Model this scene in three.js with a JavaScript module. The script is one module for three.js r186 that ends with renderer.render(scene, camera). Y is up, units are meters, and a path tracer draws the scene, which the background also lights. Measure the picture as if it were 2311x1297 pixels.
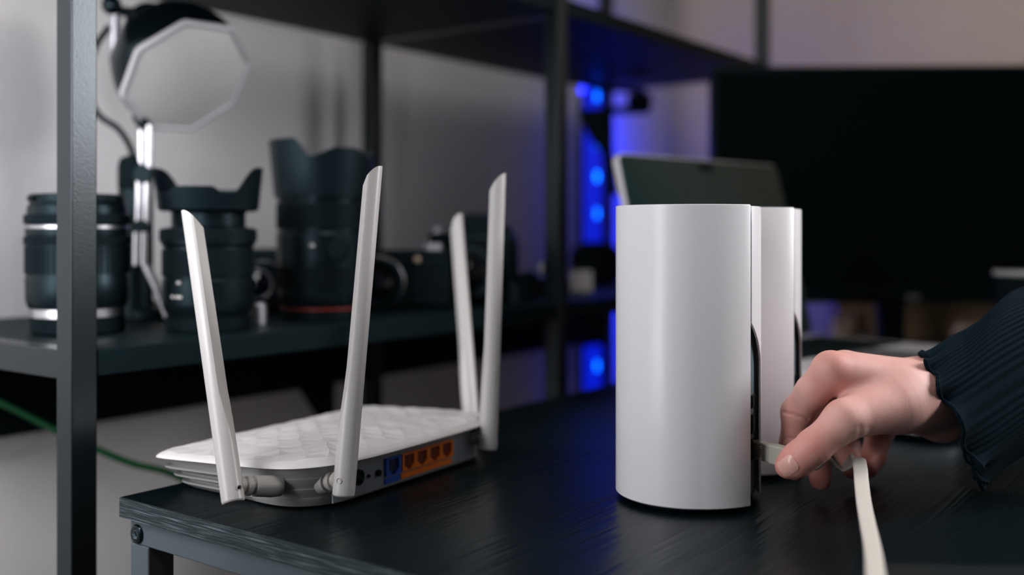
import * as THREE from 'three';
import { RoundedBoxGeometry } from 'three/addons/geometries/RoundedBoxGeometry.js';
import { mergeGeometries, mergeVertices, toCreasedNormals } from 'three/addons/utils/BufferGeometryUtils.js';
import { RectAreaLightUniformsLib } from 'three/addons/lights/RectAreaLightUniformsLib.js';
import { ImprovedNoise } from 'three/addons/math/ImprovedNoise.js';

// ------------------------------------------------------------------ camera, light, exposure
// The desk and the shelf run along x (call it u); -z (call it v) runs from the room to the back wall.
const F = 2340, HZ = 520, CX = 1155.5, IW = 2311, IH = 1297;   // focal length and horizon row in pixels of the 2311 x 1297 frame
const YAW = 0.9321;                                             // the camera looks 53.4 degrees to the right of the back wall's normal
const DESK = 0.75, EYE = DESK + 0.177;                          // desk top and eye height
const scene = new THREE.Scene();
scene.background = new THREE.Color(0x0c0f12);
const camera = new THREE.PerspectiveCamera(2 * Math.atan(IH / 2 / F) * 180 / Math.PI, IW / IH, 0.05, 30);
camera.position.set(0, EYE, 0);
camera.rotation.set(0, -YAW, 0);
camera.setViewOffset(IW, IH, 0, IH / 2 - HZ, IW, IH);           // a shifted lens: verticals stay upright
camera.focus = 0.652; camera.userData.fStop = 2.6;
const renderer = new THREE.WebGLRenderer({ antialias: true });
renderer.toneMapping = THREE.LinearToneMapping;
renderer.toneMappingExposure = 1.0;
renderer.shadowMap.enabled = true;
RectAreaLightUniformsLib.init();

const SIN = Math.sin(YAW), COS = Math.cos(YAW);
const W = (u, y, v) => new THREE.Vector3(u, y, -v);                                           // room axes
const C = (lat, up, dep) => W(COS * lat + SIN * dep, EYE + up, -SIN * lat + COS * dep);       // right, up, ahead of the camera's place
const Q = (px, py, dep) => C((px - CX) / F * dep, (HZ - py) / F * dep, dep);                  // a picture point at a known distance

// windows: [centre u, y, v, width, height, colour, strength, facing u, v]
const WINDOWS = [
  { u: -0.585, y: 1.45, v: 0.78, w: 0.46, h: 1.4, dir: [1, 0], color: [0.95, 0.95, 1.0], power: 6.7 },
];
// studio lamps outside the frame: [name, centre, width, height, direction, colour, strength]
const PANELS = [
  { name: 'ceiling_lamp', label: 'square white ceiling lamp above the desk, outside the picture', at: [0.55, 2.46, 0.22], w: 0.6, h: 0.6, dir: [0, -1, 0], color: [1.0, 0.96, 0.93], power: 5.2 },
  { name: 'softbox_lamp', label: 'white softbox lamp at the right of the desk, outside the picture', at: [1.20, 1.34, -0.45], w: 0.6, h: 0.52, dir: [-1, 0, 0], color: [0.98, 0.97, 1.0], power: 22 },
  { name: 'panel_lamp', label: 'small white panel lamp left of the shelf, aimed at the back wall', at: [0.16, 1.06, 0.56], w: 0.14, h: 0.18, dir: [0.42, 0, 0.9], color: [0.93, 0.92, 1.0], power: 24 },
];
const areaLight = (name, at, dir, w, h, color, power) => { const l = new THREE.RectAreaLight(new THREE.Color().setRGB(...color), power, w, h); l.position.copy(at); if (Math.abs(dir.y) > 0.9) l.rotation.set(-Math.PI / 2 * -Math.sign(dir.y), 0, 0); else l.lookAt(at.clone().add(dir)); l.name = name; scene.add(l); return l; };
for (const w of WINDOWS) areaLight('window_daylight', W(w.u + w.dir[0] * 0.012, w.y, w.v), W(w.dir[0], 0, w.dir[1]), w.w, w.h, w.color, w.power);
for (const p of PANELS) { const d = W(...p.dir).normalize(); areaLight(p.name + '_light', W(...p.at).addScaledVector(d, 0.004), d, p.w, p.h, p.color, p.power); }

// ------------------------------------------------------------------ helpers
const creased = (g, a) => toCreasedNormals(g.scale(4000, 4000, 4000), a).scale(1 / 4000, 1 / 4000, 1 / 4000);   // its tolerance is a hundredth of a unit
const noise = new ImprovedNoise();
const rnd = (() => { let s = 20240611; return () => { s = (s + 0x6d2b79f5) | 0; let t = Math.imul(s ^ (s >>> 15), 1 | s); t = (t + Math.imul(t ^ (t >>> 7), 61 | t)) ^ t; return ((t ^ (t >>> 14)) >>> 0) / 4294967296; }; })();
const lerp = (a, b, t) => a + (b - a) * t, clamp = (x, a, b) => Math.min(b, Math.max(a, x)), smooth = (a, b, x) => { const t = clamp((x - a) / (b - a), 0, 1); return t * t * (3 - 2 * t); };
const R = Math.PI / 180;
const used = {};
function numbered(name) { const n = used[name] = (used[name] ?? -1) + 1; return n ? `${name}_${String(n).padStart(3, '0')}` : name; }
function tag(o, label, category, group) { o.userData.label = label; o.userData.category = category; if (group) o.userData.group = group; return o; }
function thing(name, label, category, at = new THREE.Vector3(), turn = 0, group) {
  const o = new THREE.Group(); o.name = numbered(name); o.position.copy(at); o.rotation.y = turn; scene.add(o);
  return tag(o, label, category, group);
}
function part(name, geo, mat, parent, at, rot) {
  const g = Array.isArray(geo) ? (geo.length > 1 ? mergeGeometries(geo.map(plain)) : geo[0]) : geo;
  const m = new THREE.Mesh(g, mat); m.name = numbered(name); m.castShadow = m.receiveShadow = true;
  if (at) m.position.copy(at); if (rot) m.rotation.set(...rot);
  parent.add(m); return m;
}
function struct(name, geo, mat) { const m = part(name, geo, mat, scene); m.userData.kind = 'structure'; return m; }
function plain(g) { const h = g.index ? g.toNonIndexed() : g.clone(); for (const k of Object.keys(h.attributes)) if (!['position', 'normal', 'uv'].includes(k)) h.deleteAttribute(k); if (!h.attributes.uv) h.setAttribute('uv', new THREE.BufferAttribute(new Float32Array(h.attributes.position.count * 2), 2)); return h; }
function metreUV(g) {            // uv in metres, seen square-on to each face
  const h = g.index ? g.toNonIndexed() : g, p = h.attributes.position, uv = new Float32Array(p.count * 2), a = new THREE.Vector3(), b = new THREE.Vector3(), c = new THREE.Vector3();
  for (let i = 0; i < p.count; i += 3) {
    a.fromBufferAttribute(p, i); b.fromBufferAttribute(p, i + 1); c.fromBufferAttribute(p, i + 2);
    const n = b.clone().sub(a).cross(c.clone().sub(a)), x = Math.abs(n.x), y = Math.abs(n.y), z = Math.abs(n.z);
    [a, b, c].forEach((q, k) => { const s = x > y && x > z ? [q.z, q.y] : y > z ? [q.x, q.z] : [q.x, q.y]; uv[(i + k) * 2] = s[0]; uv[(i + k) * 2 + 1] = s[1]; });
  }
  h.setAttribute('uv', new THREE.BufferAttribute(uv, 2));
  return h;
}
function box(w, h, d, r = 0, x = 0, y = 0, z = 0) {
  const g = r ? new RoundedBoxGeometry(w, h, d, 2, r) : new THREE.BoxGeometry(w, h, d);
  return metreUV(g.translate(x, y, z));
}
// a box from u0..u1, y0..y1, v0..v1 in room axes
const slab = (u0, u1, y0, y1, v0, v1, r = 0) => box(u1 - u0, y1 - y0, v1 - v0, r, (u0 + u1) / 2, (y0 + y1) / 2, -(v0 + v1) / 2);
const cyl = (r0, r1, h, n = 32, x = 0, y = 0, z = 0) => new THREE.CylinderGeometry(r0, r1, h, n).translate(x, y, z);
const tube = (pts, r, n = 60, k = 10, closed = false) => new THREE.TubeGeometry(new THREE.CatmullRomCurve3(pts, closed), n, r, k, closed);
const lathe = (prof, n = 64) => creased(new THREE.LatheGeometry(prof.map(([r, y]) => new THREE.Vector2(r, y)), n), 0.5);
function rod(a, b, r, k = 12) { const d = b.clone().sub(a), g = new THREE.CylinderGeometry(r, r, d.length(), k); g.applyQuaternion(new THREE.Quaternion().setFromUnitVectors(new THREE.Vector3(0, 1, 0), d.clone().normalize())); return g.translate(...a.clone().add(b).multiplyScalar(0.5).toArray()); }
// joins rings of points (arrays of Vector3, all of one length) into a skin; closed rings, optional caps
function loft(rings, { caps = true, crease = 0.6, closedRing = true, loop = false } = {}) {
  const n = rings[0].length, pos = [], idx = [];
  for (const r of rings) for (const p of r) pos.push(p.x, p.y, p.z);
  const m = rings.length, nn = closedRing ? n : n - 1;
  for (let i = 0; i < (loop ? m : m - 1); i++) for (let j = 0; j < nn; j++) {
    const a = i * n + j, b = i * n + (j + 1) % n, c = ((i + 1) % m) * n + j, d = ((i + 1) % m) * n + (j + 1) % n;
    idx.push(a, b, d, a, d, c);
  }
  if (caps && !loop) for (const [i, flip] of [[0, true], [m - 1, false]]) {
    const mid = rings[i].reduce((s, p) => s.add(p), new THREE.Vector3()).multiplyScalar(1 / n), k = pos.length / 3; pos.push(mid.x, mid.y, mid.z);
    for (let j = 0; j < n; j++) { const a = i * n + j, b = i * n + (j + 1) % n; flip ? idx.push(k, b, a) : idx.push(k, a, b); }
  }
  const g = new THREE.BufferGeometry(); g.setAttribute('position', new THREE.Float32BufferAttribute(pos, 3)); g.setIndex(idx);
  // outward faces: flip if the signed volume is negative
  let vol = 0; const P = (i) => new THREE.Vector3(pos[i * 3], pos[i * 3 + 1], pos[i * 3 + 2]);
  for (let i = 0; i < idx.length; i += 3) vol += P(idx[i]).dot(P(idx[i + 1]).cross(P(idx[i + 2])));
  if (vol < 0) for (let i = 0; i < idx.length; i += 3) { const t = idx[i + 1]; idx[i + 1] = idx[i + 2]; idx[i + 2] = t; }
  g.setIndex(idx);
  return crease === null ? g : creased(g, crease);
}
function extrude(shape, depth, bevel = 0, seg = 12) { return new THREE.ExtrudeGeometry(shape, { depth, bevelEnabled: bevel > 0, bevelSize: bevel, bevelThickness: bevel, bevelSegments: 2, curveSegments: seg }); }
function rounded(w, h, r) { const s = new THREE.Shape(), x = w / 2, y = h / 2; s.moveTo(-x + r, -y); s.lineTo(x - r, -y); s.quadraticCurveTo(x, -y, x, -y + r); s.lineTo(x, y - r); s.quadraticCurveTo(x, y, x - r, y); s.lineTo(-x + r, y); s.quadraticCurveTo(-x, y, -x, y - r); s.lineTo(-x, -y + r); s.quadraticCurveTo(-x, -y, -x + r, -y); return s; }

// ------------------------------------------------------------------ textures
function dataTex(n, f, repeat, srgb = false) {
  const d = new Uint8Array(n * n * 4);
  for (let y = 0; y < n; y++) for (let x = 0; x < n; x++) { const c = f(x / n, y / n); for (let k = 0; k < 3; k++) d[(y * n + x) * 4 + k] = clamp((Array.isArray(c) ? c[k] : c) * 255, 0, 255); d[(y * n + x) * 4 + 3] = 255; }
  const t = new THREE.DataTexture(d, n, n); t.magFilter = THREE.LinearFilter; t.minFilter = THREE.LinearFilter; t.wrapS = t.wrapT = THREE.MirroredRepeatWrapping; t.repeat.set(repeat, repeat);
  if (srgb) t.colorSpace = THREE.SRGBColorSpace; t.needsUpdate = true; return t;
}
const N = (x, y, z = 0) => noise.noise(x, y, z);
function grainAt(x, y) {           // wood pores, drawn out along x, in a 0.5 m tile
  const bend = 0.018 * N(x * 2.2, y * 3.1, 3.3) + 0.004 * N(x * 9, y * 6, 1.2), q = y + bend;
  const a = N(x * 3.0, q * 95, 0.7), b = N(x * 7.0, q * 190, 5.1), c = N(x * 2.0, q * 38, 9.4);
  const patch = smooth(-0.25, 0.35, N(x * 2.5, q * 7, 12.2));
  return clamp(0.62 - (0.55 * Math.max(0, a) + 0.4 * Math.max(0, b)) * (0.35 + 0.65 * patch) + 0.12 * c, 0, 1);
}
const grainTex = dataTex(1024, grainAt, 2);
const grainColor = dataTex(512, (x, y) => { const g = grainAt(x, y); return [0.74 + 0.26 * g, 0.74 + 0.26 * g, 0.74 + 0.26 * g]; }, 2, true);
const edgeLine = (x, y) => { const q = y + 0.004 * N(x * 1.2, y * 4, 2.2); return clamp(smooth(0.16, 0.44, N(x * 3.2, q * 190, 3.1)) + 0.6 * smooth(0.2, 0.5, N(x * 6, q * 260, 7.7)), 0, 1); };
const edgeGrain = dataTex(1024, (x, y) => 0.3 + 0.6 * edgeLine(x, y), 8);
const edgeColor = dataTex(1024, (x, y) => { const g = 0.46 + 0.50 * edgeLine(x, y) + 0.05 * N(x * 40, y * 300, 1.1); return [g, g, g]; }, 8, true);
const speckTex = dataTex(256, (x, y) => clamp(0.5 + 0.5 * N(x * 64, y * 64, 1.5) + 0.35 * N(x * 120, y * 120, 4.5), 0, 1), 14);
const plasterTex = dataTex(512, (x, y) => clamp(0.5 + 0.35 * N(x * 40, y * 40, 2.5) + 0.3 * N(x * 90, y * 90, 8.5), 0, 1), 2.2);
const skinTex = dataTex(512, (x, y) => clamp(0.55 + 0.3 * N(x * 90, y * 38, 2.5) + 0.25 * N(x * 50, y * 120, 6.5) + 0.2 * N(x * 180, y * 180, 9.5), 0, 1), 16);
const skinColor = dataTex(256, (x, y) => { const a = N(x * 9, y * 9, 3.3), b = N(x * 28, y * 28, 8.3), r = 0.955 + 0.03 * a + 0.02 * b; return [0.985 + 0.012 * a, r, r - 0.005 * b]; }, 12, true);
const knitTex = dataTex(256, (x, y) => clamp(0.5 + 0.5 * Math.sin(x * 256) * Math.sin(y * 256) + 0.3 * N(x * 60, y * 60, 3), 0, 1), 20);

// ------------------------------------------------------------------ materials (linear base colours)
const mat = (rgb, roughness = 0.5, o = {}) => { const m = new THREE.MeshPhysicalMaterial({ roughness, ...o }); m.color.setRGB(...rgb); return m; };
const TEAL = new THREE.Color().setRGB(0.58, 0.90, 1.0);
const dark = (rgb, roughness, spec = 0.4, o = {}) => mat(rgb, roughness, { specularIntensity: spec, specularColor: TEAL, ...o });      // dyed blacks with a cold sheen
const M = {
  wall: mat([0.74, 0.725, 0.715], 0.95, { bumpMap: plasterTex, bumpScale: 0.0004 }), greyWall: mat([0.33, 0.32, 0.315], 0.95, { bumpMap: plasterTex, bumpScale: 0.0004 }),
  ceiling: mat([0.09, 0.09, 0.09], 0.95), backdrop: mat([0.085, 0.085, 0.09], 0.95), floor: mat([0.12, 0.075, 0.04], 0.6, { bumpMap: grainTex, bumpScale: 0.0004 }),
  trim: mat([0.6, 0.6, 0.6], 0.5), frame: mat([0.75, 0.75, 0.74], 0.4),
  deskTop: dark([0.0028, 0.0070, 0.0084], 0.32, 0.36, { bumpMap: grainTex, bumpScale: 0.0008, map: grainColor }),
  deskEdge: dark([0.125, 0.165, 0.172], 0.65, 0.35, { bumpMap: edgeGrain, bumpScale: 0.0003, map: edgeColor }),
  steel: dark([0.074, 0.094, 0.103], 0.5, 0.5, { bumpMap: speckTex, bumpScale: 0.00006 }),
  shelfSteel: dark([0.0035, 0.0070, 0.0080], 0.28, 1.0, { specularColor: new THREE.Color().setRGB(0.86, 0.95, 1.0), bumpMap: speckTex, bumpScale: 0.00005 }),
  shelfBoard: dark([0.0042, 0.0105, 0.0122], 0.5, 0.2, { bumpMap: speckTex, bumpScale: 0.00005 }),
  black: dark([0.0022, 0.0050, 0.0058], 0.45, 0.4), blackGloss: dark([0.0015, 0.0035, 0.0045], 0.18, 0.7), blackMatte: dark([0.0020, 0.0045, 0.0050], 0.75, 0.3), rubber: dark([0.0028, 0.0060, 0.0068], 0.6, 0.3),
  lensBody: dark([0.0030, 0.0064, 0.0076], 0.34, 0.45), lensHood: dark([0.0030, 0.0070, 0.0090], 0.40, 0.45), glassDark: mat([0.002, 0.004, 0.007], 0.04),
  silver: mat([0.62, 0.62, 0.64], 0.28, { metalness: 1 }), satin: mat([0.5, 0.5, 0.53], 0.4, { metalness: 1 }), alu: mat([0.62, 0.60, 0.62], 0.45, { metalness: 0.35 }),
  red: mat([0.20, 0.014, 0.004], 0.45), white: mat([0.78, 0.765, 0.775], 0.36), mesh: mat([0.74, 0.725, 0.74], 0.29),
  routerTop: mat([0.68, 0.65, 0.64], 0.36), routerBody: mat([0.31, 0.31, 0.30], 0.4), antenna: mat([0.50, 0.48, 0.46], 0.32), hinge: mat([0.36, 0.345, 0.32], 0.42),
  portPanel: mat([0.27, 0.31, 0.33], 0.45), orange: mat([0.95, 0.22, 0.008], 0.45), blue: mat([0.008, 0.10, 0.55], 0.45), portDark: mat([0.16, 0.018, 0.003], 0.6), portBlue: mat([0.004, 0.012, 0.05], 0.6),
  meshCore: mat([0.085, 0.135, 0.150], 0.4), coverEdge: mat([0.62, 0.56, 0.47], 0.5), gold: mat([0.35, 0.27, 0.14], 0.3, { metalness: 1 }),
  clear: mat([0.90, 0.91, 0.88], 0.06, { transmission: 0.9 }), boot: mat([0.40, 0.385, 0.32], 0.5), cable: mat([0.56, 0.525, 0.465], 0.5),
  skin: mat([1, 1, 1], 0.58, { vertexColors: true, bumpMap: skinTex, bumpScale: 0.00006, map: skinColor, sheen: 0.12, sheenRoughness: 0.6 }), nail: mat([0.66, 0.36, 0.30], 0.26),
  sleeve: dark([0.0034, 0.0098, 0.0145], 0.95, 0.15, { sheen: 0.3, sheenRoughness: 0.5, bumpMap: knitTex, bumpScale: 0.00006 }),
  screen: dark([0.0015, 0.0038, 0.0040], 0.35, 0.25), laptopScreen: dark([0.012, 0.028, 0.026], 0.12, 0.8), diffuser: mat([0.60, 0.60, 0.59], 0.55),
  greenCord: mat([0.006, 0.060, 0.018], 0.75, { specularIntensity: 0.3 }), card: mat([0.40, 0.27, 0.15], 0.9), beigeCord: mat([0.60, 0.48, 0.33], 0.6), paleMouse: mat([0.5, 0.56, 0.6], 0.3), paper: mat([0.6, 0.58, 0.54], 0.7),
};
M.skin.sheenColor?.setRGB(0.5, 0.3, 0.25); M.sleeve.sheenColor?.setRGB(0.012, 0.035, 0.05);
const glow = (rgb, k, base = [0.5, 0.5, 0.5]) => { const m = mat(base, 0.5); m.emissive.setRGB(...rgb); m.emissiveIntensity = k; return m; };

// ------------------------------------------------------------------ the room
const U0 = -0.6, U1 = 1.985, V0 = -2.4, V1 = 1.06, TOP = 2.5, T = 0.12;
function wallWithWindow(name, m, at, from, to, out, win) {      // a wall along v (axis u) with an opening
  const bits = [], s = (a0, a1, y0, y1) => bits.push(slab(Math.min(at, at + out * T), Math.max(at, at + out * T), y0, y1, a0, a1));
  if (!win) s(from, to, 0, TOP);
  else { const a0 = win.v - win.w / 2, a1 = win.v + win.w / 2, y0 = win.y - win.h / 2, y1 = win.y + win.h / 2; s(from, a0, 0, TOP); s(a1, to, 0, TOP); s(a0, a1, 0, y0); s(a0, a1, y1, TOP); }
  return struct(name, bits, m);
}
struct('floor', slab(U0 - T, U1 + T, -0.1, 0, V0 - T, V1 + T), M.floor);
struct('ceiling', slab(U0 - T, U1 + T, TOP, TOP + 0.1, V0 - T, V1 + T), M.ceiling);
struct('wall_back', slab(U0 - T, U1 + T, 0, TOP, V1, V1 + T), M.wall);
struct('wall_front', slab(U0 - T, U1 + T, 0, TOP, V0 - T, V0), M.backdrop);
wallWithWindow('wall_left', M.backdrop, U0, V0, V1, -1, WINDOWS[0]);
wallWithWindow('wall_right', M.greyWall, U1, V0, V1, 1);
struct('baseboard_back', slab(U0, U1, 0, 0.08, V1 - 0.014, V1, 0.003), M.trim);
WINDOWS.forEach((w, i) => {
  const g = new THREE.Group(); g.name = `window_${i + 1}`; g.userData.kind = 'structure'; scene.add(g);
  const x = w.u, d = w.dir[0], f = 0.05, bars = [];
  const b = (v0, v1, y0, y1) => bars.push(slab(Math.min(x - d * 0.05, x + d * 0.01), Math.max(x - d * 0.05, x + d * 0.01), y0, y1, v0, v1, 0.004));
  const v0 = w.v - w.w / 2, v1 = w.v + w.w / 2, y0 = w.y - w.h / 2, y1 = w.y + w.h / 2;
  b(v0, v0 + f, y0, y1); b(v1 - f, v1, y0, y1); b(v0, v1, y0, y0 + f); b(v0, v1, y1 - f, y1);
  part('window_frame', bars, M.frame, g);
  part('window_pane', slab(x - d * 0.008 - 0.004, x - d * 0.008 + 0.004, y0 + f, y1 - f, v0 + f, v1 - f), glow(w.color, 0.8), g);
});

// ------------------------------------------------------------------ studio lamps outside the frame
for (const p of PANELS) {
  const d = W(...p.dir).normalize(), o = thing(p.name, p.label, 'lamp', W(...p.at)), q = new THREE.Quaternion().setFromUnitVectors(new THREE.Vector3(0, 0, 1), d), put = (g) => g.applyQuaternion(q);
  if (Math.abs(d.y) < 0.9) q.setFromAxisAngle(new THREE.Vector3(0, 1, 0), Math.atan2(d.x, d.z));
  const f = 0.012;
  part('lamp_diffuser', put(box(p.w, p.h, 0.002, 0, 0, 0, 0)), glow(p.color, 0.8), o);
  part('housing', [put(box(p.w + 2 * f, f, 0.03, 0.002, 0, p.h / 2 + f / 2, -0.012)), put(box(p.w + 2 * f, f, 0.03, 0.002, 0, -p.h / 2 - f / 2, -0.012)), put(box(f, p.h, 0.03, 0.002, p.w / 2 + f / 2, 0, -0.012)), put(box(f, p.h, 0.03, 0.002, -p.w / 2 - f / 2, 0, -0.012)), put(box(p.w + f, p.h + f, 0.006, 0.002, 0, 0, -0.024))], M.black, o);
  if (Math.abs(d.y) < 0.9) {
    const back = d.clone().multiplyScalar(-0.04), y = p.at[1];
    part('stand_pole', cyl(0.011, 0.013, y + p.h * 0.3 - 0.02, 20, back.x, -(y + 0.02 - p.h * 0.3) / 2, back.z), M.black, o);
    for (let k = 0; k < 3; k++) { const a = k * 2.094 + 0.4; part('stand_leg', rod(new THREE.Vector3(back.x, 0.16 - y, back.z), new THREE.Vector3(back.x + 0.16 * Math.cos(a), 0.008 - y, back.z + 0.16 * Math.sin(a)), 0.007), M.black, o); }
  }
}

// ------------------------------------------------------------------ desk
{
  const o = thing('desk', 'black wood-grain desk with a grey metal frame under its edge', 'desk', W(0, 0, 0));
  const u0 = 0.398, u1 = 1.84, v0 = -0.06, v1 = 0.6205, th = 0.0135, y = DESK - th;
  const top = part('tabletop', slab(u0, u1, y, DESK, v0, v1, 0.0008), M.deskTop, o);
  part('edge_band', slab(u0 - 0.0006, u0 + 0.0004, y + 0.0004, DESK - 0.0005, v0, v1 - 0.0005), M.deskEdge, top);
  const k = 0.0165, L = 0.020, in0 = 0.004;        // rail height, tube side
  for (const [a0, a1, b0, b1] of [[u0 + in0, u0 + in0 + L, v0 + 0.006, v1 - 0.006], [u1 - in0 - L, u1 - in0, v0 + 0.006, v1 - 0.006], [u0 + in0 + L, u1 - in0 - L, v0 + 0.006, v0 + 0.026], [u0 + in0 + L, u1 - in0 - L, v1 - 0.026, v1 - 0.006]]) part('rail', slab(a0, a1, y - k, y, b0, b1, 0.0012), M.steel, o);
  for (const a of [u0 + in0, u1 - in0 - L]) for (const b of [v0 + 0.006, v1 - 0.006 - L]) part('leg', slab(a, a + L, 0.004, y - k, b, b + L, 0.0012), M.steel, o);
  for (const a of [u0 + in0, u1 - in0 - L]) for (const b of [v0 + 0.006, v1 - 0.006 - L]) part('foot', slab(a + 0.001, a + L - 0.001, 0, 0.005, b + 0.001, b + L - 0.001, 0.001), M.rubber, o);
  // bolt through the corner of the rail
  const bolt = part('bolt', lathe([[0, 0], [0.0064, 0], [0.0064, 0.0008], [0.0058, 0.0016], [0.0043, 0.0022], [0.0036, 0.0022], [0.0034, 0.0009], [0, 0.0009]], 32), M.blackGloss, o, W(u0 + in0, y - 0.0095, v1 - 0.006 - 0.0085), [0, 0, Math.PI / 2]);
  part('hex_socket', lathe([[0.0018, 0.001], [0.0030, 0.0022], [0.0034, 0.0022], [0.0034, 0.0010]], 6), M.steel, bolt);
}

// ------------------------------------------------------------------ shelving unit
const SH = EYE - 0.0863;   // top of the lower shelf
{
  const o = thing('shelving_unit', 'tall black metal shelving unit with two shelf levels standing behind the desk', 'shelf', W(0, 0, 0));
  const us = [0.404, 1.02, 1.635], vf = 0.689, vr = 0.994, w = 0.02, H = 2.0, UP = EYE + 0.278;
  for (const u of us) for (const v of [vf, vr]) { const p = part('post', slab(u, u + w, 0.006, H, v, v + w, 0.0011), M.shelfSteel, o); part('foot', slab(u + 0.001, u + w - 0.001, 0, 0.008, v + 0.001, v + w - 0.001, 0.001), M.rubber, p); }
  for (const top of [SH, UP]) {
    for (let i = 0; i < 2; i++) part('shelf_board', slab(us[i] + w + 0.0008, us[i + 1] - 0.0008, top - 0.0195, top, vf + 0.001, vr + w - 0.001, 0.0012), M.shelfBoard, o);
    for (const u of us) part('side_rail', slab(u + 0.0005, u + w - 0.0005, top - 0.0205, top + 0.0004, vf + w, vr, 0.0011), M.shelfSteel, o);
  }
  for (let i = 0; i < 2; i++) part('back_panel', slab(us[i] + w, us[i + 1], EYE - 0.201, SH - 0.02, vr + 0.004, vr + 0.014, 0.001), M.blackMatte, o);
  const g = new THREE.Shape([[0, 0], [-0.058, 0], [-0.02, -0.05], [0, -0.06]].map(([x, y]) => new THREE.Vector2(x, y)));
  part('gusset_plate', extrude(g, 0.004, 0.0006).translate(0.955, EYE - 0.201, -(vr + 0.01)), M.blackMatte, o);
}

// ------------------------------------------------------------------ white mesh units: a wrapped shell, a back cover with a cut-out, a dark core with ports
function polarSheet(t0, t1, radius, th, bottom, topY, n, bev = 0.0008) {     // angles in degrees from the right of the unit towards the viewer
  const rings = [];
  for (let i = 0; i <= n; i++) {
    const t = lerp(t0, t1, i / n), r = radius(t), c = Math.cos(t * R), s = Math.sin(t * R), b = bottom(t);
    rings.push([[r, b + bev], [r, topY - bev], [r - bev * 0.3, topY - bev * 0.3], [r - bev, topY], [r - th + bev * 0.3, topY], [r - th, topY - bev * 0.3], [r - th, b], [r - bev, b]].map(([q, y]) => new THREE.Vector3(q * c, y, q * s)));
  }
  return loft(rings, { crease: 0.5 });
}
function meshUnit(label, at, plugged) {
  const o = thing('wifi_mesh_unit', label, 'router', at, -YAW);     // its own x runs to the camera's right, z towards the camera
  const H = 0.19, y0 = 0.0035, r0 = 0.0478, lip = 50.5;
  const shellR = (t) => t > 91 ? r0 : r0 + 0.0036 * Math.pow((91 - t) / (91 - lip), 1.25);
  part('shell', polarSheet(lip, 318, shellR, 0.0024, () => y0, y0 + H, 220), M.mesh, o);
  // the back cover begins under the lip; its lower corner is cut away over the ports
  const open = (t) => y0 + (t < 17 ? 0 : t < 18.5 ? 0.088 * smooth(17, 18.5, t) : 0.088 + 0.026 * Math.pow((t - 18.5) / 23.5, 0.8));
  part('back_cover', polarSheet(42, -41, () => r0 - 0.0004, 0.0012, (t) => open(t), y0 + H - 0.0008, 150), M.mesh, o);
  const core = part('core', lathe([[0, 0.006], [0.0432, 0.006], [0.0432, 0.18], [0.0425, 0.181], [0, 0.181]], 96), M.meshCore, o);
  part('top_cap', lathe([[0, H + y0 - 0.003], [0.0452, H + y0 - 0.003], [0.0452, H + y0 - 0.006], [0, H + y0 - 0.006]], 96), M.mesh, o);
  part('foot_ring', lathe([[0, 0], [0.0405, 0], [0.042, 0.001], [0.042, 0.0065], [0, 0.0065]], 96), M.blackMatte, o);
  // three sockets, one above the other, on the core
  for (const [h, w, t] of [[0.0355, 0.0135, 25.5], [0.0520, 0.0125, 25.5], [0.0665, 0.0085, 25.5]]) {
    const s = part('port', box(0.0016, w, 0.0105, 0.0004), M.black, core, new THREE.Vector3(0.0432 * Math.cos(t * R), h, 0.0432 * Math.sin(t * R)), [0, -t * R, 0]);
    part('port_opening', box(0.0006, w - 0.003, 0.0078), M.blackGloss, s, new THREE.Vector3(0.0009, 0, 0));
  }
  return o;
}
meshUnit('white cylindrical mesh wifi unit nearest the viewer, cable held at its ports', C(0.1173, -0.177, 0.6915));
meshUnit('white cylindrical mesh wifi unit standing behind another one, mostly hidden', C(0.1690, -0.177, 0.7815));

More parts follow.
